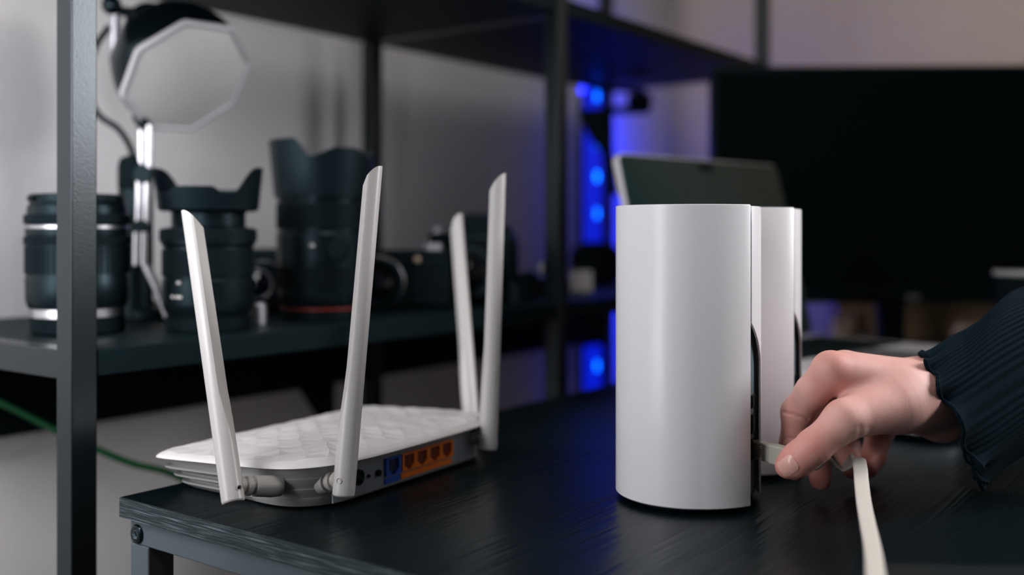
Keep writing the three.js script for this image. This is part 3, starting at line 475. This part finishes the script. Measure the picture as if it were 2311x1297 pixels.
// ------------------------------------------------------------------ things on the lower shelf
const onShelf = (px, dep) => { const p = Q(px, HZ, dep); p.y = SH; return p; };
const ribRing = (r, y0, y1, n, d, w = 0.5) => { const rings = []; for (const [rr, y] of [[r - d * 1.2, y0], [r, y0 + 0.0005], [r, y1 - 0.0005], [r - d * 1.2, y1]]) rings.push(Array.from({ length: n * 6 }, (_, k) => { const a = k / (n * 6) * 2 * Math.PI, q = rr - (k % 6 < 6 * w ? 0 : d); return new THREE.Vector3(q * Math.cos(a), y, q * Math.sin(a)); })); return loft(rings, { crease: 0.4 }); };
{ // lens with two silver rings, nearest the post
  const o = thing('camera_lens', 'black zoom lens with two silver rings, standing behind the shelf post', 'lens', onShelf(176, 0.883));
  part('barrel', lathe([[0, 0.014], [0.0372, 0.014], [0.0372, 0.022], [0.0392, 0.0225], [0.0412, 0.028], [0.0415, 0.046], [0.0408, 0.0475], [0.0408, 0.082], [0.0414, 0.083], [0.0414, 0.088], [0.0405, 0.089], [0.0405, 0.1], [0.040, 0.1005], [0.0396, 0.107], [0.0385, 0.1075], [0, 0.1075]], 72), M.lensBody, o);
  part('rear_cap', [ribRing(0.0378, 0.0015, 0.0140, 64, 0.0010), lathe([[0, 0], [0.0355, 0], [0.0368, 0.0016], [0.0362, 0.0138], [0, 0.0138]], 64)], M.rubber, o);
  part('silver_ring', lathe([[0.0374, 0.0142], [0.0384, 0.0144], [0.0384, 0.0212], [0.0392, 0.0222], [0.0374, 0.0222]], 72), M.silver, o);
  part('zoom_ring', [ribRing(0.0418, 0.0500, 0.0735, 66, 0.0011), ribRing(0.0425, 0.0740, 0.0815, 66, 0.0011)], M.rubber, o);
  part('silver_ring', lathe([[0.0405, 0.0872], [0.0413, 0.0876], [0.0413, 0.0905], [0.0405, 0.091]], 72), M.silver, o);
  part('control_ring', [ribRing(0.0424, 0.0918, 0.0995, 90, 0.0007)], M.rubber, o);
  const cap = part('front_cap', lathe([[0, 0.1075], [0.0378, 0.1075], [0.0382, 0.1085], [0.0382, 0.1155], [0.0370, 0.1168], [0, 0.1168]], 72), M.lensBody, o);
  for (const s of [-1, 1]) part('cap_clip', box(0.012, 0.0045, 0.008, 0.001, 0, 0.1128, 0).rotateY(0).translate(0.0355 * Math.sin(s * 0.9 - 0.75), 0, 0.0355 * Math.cos(s * 0.9 - 0.75)), M.rubber, cap);
}
function hoodWall(r0, r1, y0, lip, th = 0.0016, n = 144) { const rings = []; for (let k = 0; k < n; k++) { const a = k / n * 2 * Math.PI, c = Math.cos(a), s = Math.sin(a), y1 = lip(a); rings.push([[r0, y0], [lerp(r0, r1, 0.5), lerp(y0, y1, 0.5)], [r1, y1 - 0.0006], [r1 - th * 0.5, y1], [r1 - th, y1 - 0.0006], [r0 - th, y0]].map(([r, y]) => new THREE.Vector3(r * c, y, r * s))); } return loft(rings, { loop: true, crease: 0.6 }); }
{ // wide lens with a shallow petal hood
  const o = thing('camera_lens', 'black wide-angle lens with a flared two-horned petal hood', 'lens', onShelf(471, 0.906), -YAW);
  part('barrel', lathe([[0, 0.012], [0.0345, 0.012], [0.0350, 0.0145], [0.0384, 0.020], [0.0388, 0.0245], [0.0388, 0.0440], [0.0378, 0.0455], [0.0378, 0.0725], [0.0390, 0.0735], [0.0398, 0.0750], [0.0402, 0.0755], [0.0402, 0.0880], [0.0320, 0.0895], [0.0312, 0.0905], [0.0312, 0.1010], [0.0330, 0.1035], [0, 0.1035]], 72), M.lensBody, o);
  part('rear_cap', [ribRing(0.0362, 0.0010, 0.0118, 60, 0.0009), lathe([[0, 0], [0.0342, 0], [0.0350, 0.0012], [0.0350, 0.0118], [0, 0.0118]], 64)], M.rubber, o);
  part('focus_ring', [ribRing(0.0392, 0.0470, 0.0700, 80, 0.0007)], M.rubber, o);
  part('zoom_ring', [ribRing(0.0412, 0.0770, 0.0872, 80, 0.0007)], M.rubber, o);
  for (const [a, h, w] of [[112, 0.0305, 0.0065], [122, 0.0305, 0.0030], [74, 0.0245, 0.0085], [112, 0.0425, 0.0035]]) part('white_marking', box(w, 0.0022, 0.0004).translate(0, h, 0.0391).rotateY((90 - a) * R), M.paper, o);
  const hood = part('lens_hood', [lathe([[0.0300, 0.1030], [0.0400, 0.1030], [0.0425, 0.1050], [0.0300, 0.1050]], 72), hoodWall(0.0425, 0.0462, 0.1045, (a) => { const c = Math.cos(a), s = Math.sin(a); return 0.1185 + 0.0225 * smooth(0.66, 1.0, Math.abs(c)) + 0.0050 * smooth(0.86, 0.95, Math.abs(s)); })], M.lensHood, o);
  part('front_glass', lathe([[0, 0.1095], [0.012, 0.1090], [0.024, 0.107], [0.032, 0.1045]], 48), M.glassDark, o);
}
{ // tall lens with a deep petal hood and a red ring
  const o = thing('camera_lens', 'tall black lens with a deep wavy petal hood and a red ring near its foot', 'lens', onShelf(726, 1.024), -YAW);
  part('barrel', lathe([[0, 0.0075], [0.0380, 0.0075], [0.0395, 0.0125], [0.0425, 0.020], [0.0432, 0.028], [0.0432, 0.055], [0.0440, 0.056], [0.0440, 0.083], [0.0425, 0.085], [0.0425, 0.115], [0.0440, 0.117], [0.0440, 0.1225], [0, 0.1225]], 72), M.lensBody, o);
  part('red_ring', lathe([[0.0392, 0.0100], [0.0403, 0.0102], [0.0403, 0.0119], [0.0392, 0.0121]], 72), M.red, o);
  part('rear_cap', [ribRing(0.0385, 0.0008, 0.0090, 60, 0.0009), lathe([[0, 0], [0.0365, 0], [0.0374, 0.0010], [0.0374, 0.0090], [0, 0.0090]], 64)], M.rubber, o);
  part('focus_ring', [ribRing(0.0440, 0.0880, 0.1130, 90, 0.0008)], M.rubber, o);
  part('zoom_ring', [ribRing(0.0446, 0.0300, 0.0520, 70, 0.0012)], M.rubber, o);
  part('switch_panel', box(0.022, 0.022, 0.004, 0.0012).translate(0.0205, 0.070, 0.0385).rotateY(0.05), M.black, o);
  part('focus_dial', cyl(0.0095, 0.0095, 0.004, 32).rotateX(Math.PI / 2).translate(0.0225, 0.0685, 0.0405), M.rubber, o);
  part('switch_knob', new THREE.SphereGeometry(0.0028, 16, 12).translate(-0.001, 0.0718, 0.0446), M.satin, o);
  part('lens_hood', [hoodWall(0.0462, 0.0512, 0.1195, (a) => { const lobe = (c, w, h, f) => { const d = Math.abs(((a / R - c + 540) % 360) - 180); return h * (1 - smooth(w * f, w, d)); }; return 0.1565 + lobe(172, 80, 0.0175, 0.76) + lobe(52, 40, 0.0088, 0.25) + lobe(320, 50, 0.0100, 0.5); }), lathe([[0.0425, 0.1190], [0.0462, 0.1190], [0.0464, 0.1200], [0.0425, 0.1210]], 72)], M.lensHood, o);
  part('front_glass', lathe([[0, 0.128], [0.020, 0.126], [0.036, 0.1222]], 48), M.glassDark, o);
}
function cameraBody(label, at, turn, w, h, d, hump, lensR, lensX, lensLen, o2 = {}) {
  const o = thing('photo_camera', label, 'camera', at, turn);
  part('body', box(w, h * 0.86, d, 0.008, 0, h * 0.43, 0), M.rubber, o);
  part('top_plate', [box(w * 0.97, h * 0.16, d * 0.9, 0.006, 0, h * 0.88, 0)], M.lensBody, o);
  if (hump) part('viewfinder_hump', loft([[[-0.026, 0], [0.026, 0]], [[-0.021, 0.012], [0.021, 0.012]], [[-0.013, hump], [0.013, hump]]].map((q, i) => { const y = h * 0.92 + q[0][1], k = Math.abs(q[0][0]), z = d * (0.5 - 0.08 * i); return [[-k, z], [k, z], [k, -z], [-k, -z]].map(([x, zz]) => new THREE.Vector3(lensX + x, y, zz)); }), { crease: 0.3 }), M.lensBody, o);
  part('grip', box(0.026, h * 0.82, d * 0.75, 0.010, -w / 2 + 0.012, h * 0.42, d * 0.38), M.rubber, o);
  const L = part('lens_barrel', lathe([[0, 0], [lensR, 0], [lensR, lensLen * 0.3], [lensR * 0.96, lensLen * 0.34], [lensR * 0.96, lensLen * 0.8], [lensR * 0.92, lensLen], [lensR * 0.74, lensLen], [lensR * 0.62, lensLen * 0.8], [0, lensLen * 0.8]], 56).rotateX(Math.PI / 2).translate(lensX, h * 0.44, d / 2), M.lensBody, o);
  part('lens_glass', lathe([[0, 0.004], [lensR * 0.3, 0.0034], [lensR * 0.6, 0]], 40).rotateX(Math.PI / 2).translate(lensX, h * 0.44, d / 2 + lensLen * 0.8), M.glassDark, L);
  part('lens_ring', new THREE.TorusGeometry(lensR * 0.985, 0.0011, 10, 64).translate(lensX, h * 0.44, d / 2 + lensLen * 0.16), o2.ring ?? M.satin, L);
  if (o2.inner) part('lens_ring', new THREE.TorusGeometry(lensR * 0.64, 0.0009, 10, 56).translate(lensX, h * 0.44, d / 2 + lensLen), M.satin, L);
  part('mode_dial', [cyl(0.0105, 0.0105, 0.007, 32, w * 0.34, h * 0.96 + 0.003, 0)], o2.dial ?? M.lensBody, o);
  part('shutter_button', [cyl(0.0055, 0.006, 0.005, 24, -w * 0.38, h * 0.96 + 0.002, d * 0.2)], M.satin, o);
  if (o2.lamp) part('focus_lamp', new THREE.SphereGeometry(0.0035, 16, 12).translate(w * 0.2, h * 0.8, d / 2 - 0.0005), M.beigeCord, o);
  return o;
}
cameraBody('small black camera with ringed lens, half hidden behind the tall lens', onShelf(634, 1.115), -YAW - 0.05, 0.110, 0.070, 0.036, 0, 0.0235, -0.012, 0.026, { inner: true });
cameraBody('black camera with a pale lens ring beside the tall lens', onShelf(893, 1.150), -YAW + 0.05, 0.122, 0.068, 0.036, 0, 0.0285, -0.018, 0.030, { dial: M.satin, lamp: true, ring: M.satin });
cameraBody('large black camera with a viewfinder hump behind the far antennas', onShelf(1068, 1.262), -YAW - 0.15, 0.108, 0.088, 0.046, 0.026, 0.033, 0.006, 0.035, { ring: M.lensBody });
{
  const o = thing('film_canister', 'small silver canister standing between two lenses on the shelf', 'canister', onShelf(581, 0.955));
  part('can', lathe([[0, 0], [0.0082, 0], [0.0086, 0.0006], [0.0086, 0.0180], [0.0074, 0.0192], [0.0074, 0.0205], [0, 0.0205]], 40), M.satin, o);
  part('lid', lathe([[0, 0.0205], [0.0078, 0.0205], [0.0080, 0.0212], [0.0080, 0.0238], [0.0072, 0.0246], [0, 0.0246]], 40), M.lensBody, o);
}
{ // black bottle behind the lamp arm
  const o = thing('drink_bottle', 'tall black bottle with rounded top, behind the lamp arm', 'bottle', onShelf(306, 1.010));
  part('bottle_body', lathe([[0, 0], [0.0150, 0], [0.0165, 0.002], [0.0165, 0.118], [0.0160, 0.126], [0, 0.126]], 48), M.black, o);
  part('bottle_lid', lathe([[0, 0.126], [0.0155, 0.126], [0.0165, 0.128], [0.0165, 0.149], [0.0145, 0.156], [0.009, 0.159], [0, 0.160]], 48), M.blackMatte, o);
}
{ // black pouch and strap right of the large camera
  const o = thing('camera_strap', 'black camera strap lying in a low heap beside the large camera', 'strap', onShelf(1190, 1.245));
  const rings = [], n = 90; for (let i = 0; i <= n; i++) { const t = i / n, a = t * 9.2, r = 0.020 + 0.010 * Math.sin(t * 5), x = r * Math.cos(a) * 1.2, z = r * Math.sin(a) * 0.7, y = 0.0135 + 0.010 * t + 0.003 * Math.sin(a * 1.7); rings.push([[0.0008, -0.012], [0.0008, 0.012], [-0.0008, 0.012], [-0.0008, -0.012]].map(([q, yy]) => new THREE.Vector3(x + q * Math.cos(a), y + yy, z + q * Math.sin(a)))); }
  part('webbing', loft(rings, { crease: 0.4 }), M.black, o);
  part('buckle', box(0.030, 0.014, 0.006, 0.002, 0.030, 0.041, 0.008), M.satin, o);
}
{ // far bay: black headphones case and a white card box
  const p = onShelf(1344, 1.72);
  const o = thing('headphone_case', 'black rounded case on the shelf in front of the blue light strip', 'case', p, -YAW);
  part('case_lower', lathe([[0, 0], [0.034, 0], [0.042, 0.006], [0.045, 0.020], [0.045, 0.030], [0, 0.030]], 48).scale(0.95, 1, 0.7), M.black, o);
  part('case_lid', lathe([[0, 0.031], [0.045, 0.031], [0.045, 0.042], [0.040, 0.056], [0.026, 0.066], [0, 0.068]], 48).scale(0.95, 1, 0.7), M.blackMatte, o);
  const q = thing('folded_card', 'small white folded card leaning on the shelf beside the middle post', 'card', onShelf(1312, 1.475), -YAW);
  const leaf = (s) => box(0.030, 0.0300, 0.0008).rotateX(s * 0.28).translate(0, 0.0148, s * -0.0042);
  part('card_leaf', leaf(1).translate(0, 0, 0), M.paper, q); part('card_leaf', leaf(-1), M.paper, q);
}

// ------------------------------------------------------------------ lamp with an eight-sided head
{
  const o = thing('desk_lamp', 'black lamp with an eight-sided white head on a silver arm, on the shelf', 'lamp', W(0, 0, 0));
  const hc = Q(425, 177, 1.0), n = C(0.577, -0.643, -0.504).sub(C(0, 0, 0)).normalize(), ea = C(-0.504, 0, -0.577).sub(C(0, 0, 0)).normalize(), eb = new THREE.Vector3().crossVectors(n, ea).normalize();
  ea.crossVectors(eb, n).normalize();
  const frame = new THREE.Matrix4().makeBasis(ea, n, new THREE.Vector3().crossVectors(ea, n)).setPosition(hc), put = (g) => g.applyMatrix4(frame);
  const SPIN = 0.3654, oct = (r, y) => Array.from({ length: 8 }, (_, k) => new THREE.Vector3(r * Math.cos(k / 8 * 2 * Math.PI + SPIN), y, r * Math.sin(k / 8 * 2 * Math.PI + SPIN)));
  const RR = 0.065;
  const head = part('lamp_shade', put(lathe([[0.0570, -0.0035], [0.0610, -0.0050], [0.0632, -0.0120], [0.0630, -0.0260], [0.0590, -0.0430], [0.0500, -0.0590], [0.0370, -0.0710], [0.0240, -0.0780], [0.0210, -0.0830], [0.0205, -0.1050], [0.0150, -0.1090], [0, -0.1100]], 72)), M.blackGloss, o);
  for (let k = 0; k < 8; k++) { const a = oct(RR, 0)[k], b = oct(RR, 0)[(k + 1) % 8], m = a.clone().add(b).multiplyScalar(0.5), ang = Math.atan2(b.z - a.z, b.x - a.x); part('rim_bar', put(box(a.distanceTo(b) * 0.985, 0.0062, 0.0042, 0.0012).rotateY(-ang).translate(m.x * 0.985, -0.001, m.z * 0.985)), M.alu, head); }
  part('diffuser', put(loft([oct(RR * 0.955, -0.0045), oct(RR * 0.955, -0.0008), oct(RR * 0.90, 0.0004)], { crease: 0.6 })), M.diffuser, head);
  // arm: pairs of silver bars with black joints, bracket up to the head, foot on the shelf
  const arm = (a, b, r, m, name = 'arm_bar') => part(name, rod(a, b, r, 14), m, o);
  const bar = (x0, y0, x1, y1, d) => { for (const s of [-9, 9]) arm(Q(x0 + s, y0, d), Q(x1 + s, y1, d), 0.0031, M.silver); };
  bar(327, 282, 327, 388, 1.0); bar(322, 400, 321, 510, 0.995); bar(317, 524, 316, 598, 0.99);
  for (const [x, y] of [[325, 394], [321, 516]]) part('joint', cyl(0.0085, 0.0085, 0.011, 24).rotateX(Math.PI / 2).applyMatrix4(new THREE.Matrix4().makeRotationY(-YAW)).translate(...Q(x, y, 0.995).toArray()), M.black, o);
  part('joint', [rod(Q(312, 262, 1.005), Q(330, 290, 1.0), 0.0062, 16)], M.black, o);
  arm(Q(330, 600, 0.99), Q(352, 645, 0.985), 0.0042, M.satin); arm(Q(350, 640, 0.985), Q(379, 716, 0.975), 0.0038, M.silver);
  part('bracket', rod(Q(261, 30, 1.03), Q(257, 142, 1.03), 0.0045, 14), M.satin, o);
  part('bracket_knob', new THREE.SphereGeometry(0.0098, 24, 16).translate(...Q(252, 12, 1.025).toArray()), M.blackGloss, o);
  arm(Q(258, 138, 1.03), Q(310, 262, 1.01), 0.0034, M.black, 'bracket_stay'); arm(Q(256, 24, 1.03), Q(320, 30, 1.04), 0.0052, M.black, 'bracket_stay');
  const foot = Q(372, 712, 0.99); foot.y = SH;
  part('foot', [lathe([[0, 0], [0.040, 0], [0.042, 0.002], [0.042, 0.009], [0.038, 0.012], [0, 0.013]], 48).translate(...onShelf(352, 1.035).toArray())], M.black, o);
  arm(Q(379, 714, 0.976), onShelf(372, 1.0).add(new THREE.Vector3(0, 0.010, 0)), 0.0036, M.black, 'foot_pin');
  part('lamp_cord', tube([Q(246, 60, 1.04), Q(214, 110, 1.05), Q(196, 190, 1.05), Q(222, 258, 1.045), Q(268, 292, 1.04), Q(297, 340, 1.045), Q(308, 420, 1.055), Q(310, 540, 1.055), Q(312, 620, 1.045), Q(322, 660, 1.03), Q(340, 680, 1.03), Q(352, 690, 1.035)], 0.0032, 120, 10), M.black, o);
}

// ------------------------------------------------------------------ blue light strip behind the rear post
{
  const o = thing('led_light_strip', 'blue light strip on the back of the rear right shelf post, glowing on the wall', 'light strip', W(0, 0, 0)), u = 1.6585, v = 1.0142;
  part('angle_profile', slab(u - 0.0175, u - 0.0160, DESK - 0.19, EYE + 0.2575, v, v + 0.0452), M.black, o);
  part('tape', slab(u - 0.0158, u - 0.003, DESK - 0.12, EYE + 0.252, v, v + 0.0016), M.black, o);
  for (const py of [256, 300, 345, 400, 482, 560, 640, 740, 820, 900]) {
    const y = EYE + (HZ - py) / F * 1.965;
    part('led_lamp', box(0.006, 0.006, 0.0022, 0.0006, u - 0.0085, y, -(v + 0.0028)), glow([0.0, 0.06, 1.0], 6, [0.02, 0.05, 0.4]), o);
    const l = new THREE.SpotLight(new THREE.Color().setRGB(0.0, 0.018, 1.0), 0.10, 0, 1.5, 0.06, 2); l.position.copy(W(u - 0.0085, y, v + 0.0055)); l.target.position.copy(W(u - 0.0085, y, v + 1)); l.shadow.radius = 0.12; l.castShadow = true; l.name = 'led_glow'; o.add(l); o.add(l.target);
  }
}
function lightBar(label, y0, y1, dots) {      // a frosted blue tube with bright spots, clipped to the left side of the post
  const u0 = 1.542, u1 = 1.585, v0 = 0.974, v1 = 0.990, o = thing('led_light_bar', label, 'light bar', W(0, 0, 0));
  const bar = part('frosted_lamp_tube', slab(u0, u1, y0, y1, v0, v1, 0.004), glow([0.0, 0.014, 1.0], 0.62, [0.012, 0.02, 0.08]), o);
  for (const y of [lerp(y0, y1, 0.15), lerp(y0, y1, 0.85)]) part('clip', slab(u1 - 0.004, 1.6345, y - 0.004, y + 0.004, v1 - 0.004, v1 + 0.010, 0.001), M.black, o);
  for (const [py, k] of dots) part('led_lamp', new THREE.SphereGeometry(0.0078, 18, 12).scale(0.75, 1.25, 0.35).translate((u0 + u1) / 2 + 0.001, EYE + (HZ - py) / F * 1.868, -(v0 + 0.0005)), glow([0.0, 0.13, 1.0], k * 1.1, [0.02, 0.05, 0.4]), bar);
  const l = new THREE.RectAreaLight(new THREE.Color().setRGB(0.0, 0.014, 1.0), 1.6, u1 - u0 - 0.006, y1 - y0 - 0.01); l.position.copy(W((u0 + u1) / 2, (y0 + y1) / 2, v0 - 0.006)); l.lookAt(W((u0 + u1) / 2, (y0 + y1) / 2, v0 - 1)); l.name = 'led_glow'; o.add(l);
}
lightBar('upper blue light bar on the rear right shelf post, between the shelves', SH + 0.004, EYE + 0.250, [[222, 4], [328, 2.6], [400, 6], [482, 4.2], [560, 4]]);
lightBar('lower blue light bar below the shelf, seen just above the desk', DESK - 0.14, EYE - 0.204, [[820, 4.2], [905, 4]]);
{ // clamp arm on the rear post
  const o = thing('clamp_bracket', 'black clamp bracket with a small box head on the rear shelf post', 'bracket', W(0, 0, 0));
  const d = 1.80, z = (px, py) => Q(px, py, d), th = 0.008;
  const ref = Q(1340, 300, d), toL = (px, py) => new THREE.Vector2((px - 1340) / F * d, (300 - py) / F * d);
  const plate = new THREE.Shape([[1302, 250], [1380, 244], [1382, 330], [1394, 440], [1370, 440], [1358, 345], [1326, 302]].map(([x, y]) => toL(x, y)));
  part('plate', extrude(plate, th, 0.001).applyMatrix4(new THREE.Matrix4().makeRotationY(-YAW)).translate(...ref.toArray()), M.black, o);
  part('boom', rod(z(1360, 250), z(1462, 248), 0.0072, 14), M.black, o);
  part('boom', rod(z(1368, 196), z(1368, 250), 0.0080, 14), M.black, o);
  part('stay', rod(z(1368, 200), z(1458, 206), 0.0042, 14), M.black, o);
  part('box_head', box(0.040, 0.030, 0.030, 0.004).applyMatrix4(new THREE.Matrix4().makeRotationY(-YAW)).translate(...z(1443, 232).toArray()), M.blackMatte, o);
}
{ const o = thing('green_cord', 'thin green cord sagging under the lower shelf behind the post', 'cord', W(0, 0, 0)); part('cord', tube([Q(-260, 800, 0.98), Q(-90, 872, 0.96), Q(0, 908, 0.95), Q(70, 942, 0.95), Q(128, 972, 0.95), Q(222, 1015, 0.95), Q(300, 1046, 0.955), Q(380, 1066, 0.965), Q(470, 1120, 1.0), Q(520, 1260, 1.06)], 0.0032, 80, 10), M.greenCord, o); }

// ------------------------------------------------------------------ laptop, monitor and what stands round them
{
  const yaw = 46.7 * R, wdir = C(Math.sin(yaw), 0, Math.cos(yaw)).sub(C(0, 0, 0)), ndir = C(Math.cos(yaw), 0, -Math.sin(yaw)).sub(C(0, 0, 0));      // along the hinge, out of the screen
  const left = Q(1386, 346, 1.1), w = 0.304, h = 0.214, tilt = 14 * R;
  const top0 = left.clone(); const mid = top0.clone().addScaledVector(wdir, w / 2), hinge = mid.clone().addScaledVector(ndir, h * Math.sin(tilt)); hinge.y -= h * Math.cos(tilt);
  const rise = hinge.y - DESK - 0.014, base = hinge.clone(); base.y = DESK;
  const turn = Math.atan2(-wdir.z, wdir.x), o = thing('laptop', 'open silver laptop with a dark screen behind the white mesh units', 'laptop', new THREE.Vector3(base.x, DESK + rise, base.z), turn);
  const sgn = new THREE.Vector3(0, 0, 1).applyAxisAngle(new THREE.Vector3(0, 1, 0), turn).dot(ndir) > 0 ? 1 : -1;
  part('base', box(w, 0.013, 0.215, 0.004, 0, 0.0065, sgn * 0.1085), M.alu, o);
  part('keyboard', box(w * 0.88, 0.001, 0.105, 0.0004, 0, 0.0134, sgn * 0.075), M.blackMatte, o);
  part('trackpad', box(0.125, 0.0008, 0.075, 0.0003, 0, 0.0133, sgn * 0.168), M.satin, o);
  const lid = new THREE.Group(); lid.name = 'lid'; lid.position.set(0, 0.013, 0); lid.rotation.x = -sgn * tilt; o.add(lid);
  const rr = (ww, hh, r, d) => extrude(rounded(ww, hh, r), d, 0.0006).translate(0, hh / 2, -d / 2);
  part('lid_shell', rr(w, h, 0.011, 0.0062), M.alu, lid);
  part('screen', rr(w - 0.0034, h - 0.0034, 0.0095, 0.0010).translate(0, 0.0017, sgn * 0.0040), M.laptopScreen, lid);
  part('camera_notch', rounded(0.026, 0.0075, 0.002) && extrude(rounded(0.026, 0.0080, 0.002), 0.0006, 0.0002).translate(0, h - 0.0095, sgn * 0.0051), M.blackMatte, lid);
  const s = thing('laptop_riser', 'low black riser holding the laptop above the desk', 'stand', new THREE.Vector3(base.x, DESK, base.z), turn);
  part('riser_top', box(w * 0.9, 0.006, 0.19, 0.002, 0, rise - 0.0032, sgn * 0.105), M.black, s);
  for (const k of [-1, 1]) part('riser_leg', box(0.012, rise - 0.006, 0.17, 0.002, k * w * 0.42, (rise - 0.006) / 2, sgn * 0.105), M.black, s);
}
{
  const D = 1.5, w = 0.605, top = 146, bot = 684, hh = (bot - top) / F * D, lx = (1608 - CX) / F * D, c = C(lx + w / 2, (HZ - (top + bot) / 2) / F * D, D);
  const o = thing('computer_monitor', 'large black monitor, switched off, standing at the right of the desk', 'monitor', new THREE.Vector3(c.x, DESK, c.z), -YAW - 0.03);
  const cy = c.y - DESK;
  part('bezel', box(w, hh, 0.026, 0.004, 0, cy, -0.016), M.black, o);
  part('screen', box(w - 0.022, hh - 0.034, 0.002, 0, 0, cy + 0.007, -0.0022), M.screen, o);
  part('chin', box(w - 0.004, 0.014, 0.003, 0.001, 0, cy - hh / 2 + 0.008, -0.0022), M.blackGloss, o);
  part('badge', extrude(rounded(0.020, 0.007, 0.003), 0.0010, 0.0002).translate(-0.012, cy - hh / 2 + 0.0085, -0.0006), M.satin, o);
  part('neck', box(0.040, cy - hh / 2 + 0.10, 0.016, 0.004, -0.030, (cy - hh / 2 + 0.10) / 2 + 0.004, -0.044), M.black, o);
  part('base', [extrude(rounded(0.22, 0.16, 0.03), 0.006, 0.002).rotateX(-Math.PI / 2).translate(-0.02, 0.002, -0.03)], M.blackGloss, o);
}
{
  const stand = (px, d) => { const p = Q(px, HZ, d); p.y = DESK; return p; };
  const t = thing('tumbler', 'black tumbler with a pale rim in front of the monitor', 'tumbler', stand(2318, 1.22));
  part('cup', lathe([[0, 0], [0.029, 0], [0.031, 0.002], [0.036, 0.124], [0.034, 0.124], [0.029, 0.004], [0, 0.004]], 48), M.blackMatte, t);
  part('rim', lathe([[0.0335, 0.124], [0.0365, 0.1245], [0.0372, 0.127], [0.0365, 0.130], [0.0335, 0.130]], 48), M.hinge, t);
  const b = thing('cardboard_box', 'low brown cardboard box behind the monitor stand', 'box', stand(2085, 1.70), -YAW - 0.1);
  part('carton', box(0.29, 0.072, 0.07, 0.001, 0, 0.036, 0), M.card, b);
  part('flap', box(0.29, 0.0012, 0.034, 0, 0, 0.0732, 0.017), M.card, b);
  part('tape', box(0.05, 0.0008, 0.0720, 0, 0.02, 0.0742, 0), M.beigeCord, b);
  const coil = (label, px, d, r, k, y) => { const q = thing('cable_coil', label, 'cable', stand(px, d)); const p = []; for (let i = 0; i <= 60; i++) { const a = i / 60 * k * 2 * Math.PI; p.push(new THREE.Vector3(r * (1 + 0.18 * Math.sin(i * 0.9)) * Math.cos(a), 0.0034 + (i / 60) * y + 0.004 * (1 + Math.sin(i * 1.3)), r * 0.55 * (1 + 0.2 * Math.cos(i * 0.7)) * Math.sin(a))); } part('cord', tube(p, 0.0034, 300, 8), M.beigeCord, q); part('plug', box(0.016, 0.010, 0.026, 0.002, r * 1.05, 0.0055, 0.012), M.paper, q); };
  coil('beige cable in a loose coil left of the monitor stand', 1905, 1.645, 0.030, 3.2, 0.030); coil('beige cable in a loose coil right of the monitor stand', 2185, 1.60, 0.034, 2.6, 0.024);
  const m = thing('computer_mouse', 'pale computer mouse on the desk behind the wrist', 'mouse', stand(2055, 0.905), -YAW + 0.4);
  part('shell', new THREE.SphereGeometry(1, 40, 24, 0, 2 * Math.PI, 0, Math.PI / 2).scale(0.030, 0.016, 0.048).translate(0, 0.006, 0), M.paleMouse, m);
  part('base', lathe([[0, 0], [0.94, 0], [1, 0.003], [1, 0.0062], [0, 0.0062]], 40).scale(0.030, 1, 0.048), M.blackMatte, m);
  part('wheel', cyl(0.0045, 0.0045, 0.005, 20).rotateZ(Math.PI / 2).translate(0, 0.020, 0.022), M.blackMatte, m);
  const n = thing('notebook', 'black notebook lying at the near edge of the desk', 'notebook', stand(2190, 0.475), -YAW - 0.06);
  part('cover', box(0.150, 0.0016, 0.090, 0.0006, 0.040, 0.0128, 0.012), M.black, n); part('pages', box(0.146, 0.0104, 0.087, 0, 0.040, 0.0068, 0.012), M.deskEdge, n); part('cover', box(0.150, 0.0016, 0.090, 0.0006, 0.040, 0.0008, 0.012), M.black, n);
}
{ // warm lamp outside the frame that lights the upper right wall
  const o = thing('wall_spotlight', 'warm spotlight on the front wall, outside the picture', 'lamp', W(0.55, 2.2, -0.9));
  part('lamp_can', lathe([[0.018, 0.09], [0.020, 0.0], [0.030, -0.06], [0.034, -0.06], [0.025, 0.0], [0.022, 0.095], [0.018, 0.09]], 32), M.black, o);
  part('rod', cyl(0.006, 0.006, 0.21, 16, 0, 0.195, 0), M.black, o);
  part('lamp_bulb', new THREE.SphereGeometry(0.012, 20, 14).translate(0, -0.02, 0), glow([1, 0.72, 0.48], 3), o);
  const s = new THREE.SpotLight(new THREE.Color().setRGB(1, 0.66, 0.30), 6.5, 0, 0.31, 0.06, 2); s.position.set(0, -0.07, 0); s.castShadow = true; s.shadow.radius = 1; s.name = 'warm_spot';
  s.target.position.copy(W(U1, 1.55, 0.12).sub(o.position)); o.add(s); o.add(s.target);
}
renderer.render(scene, camera);
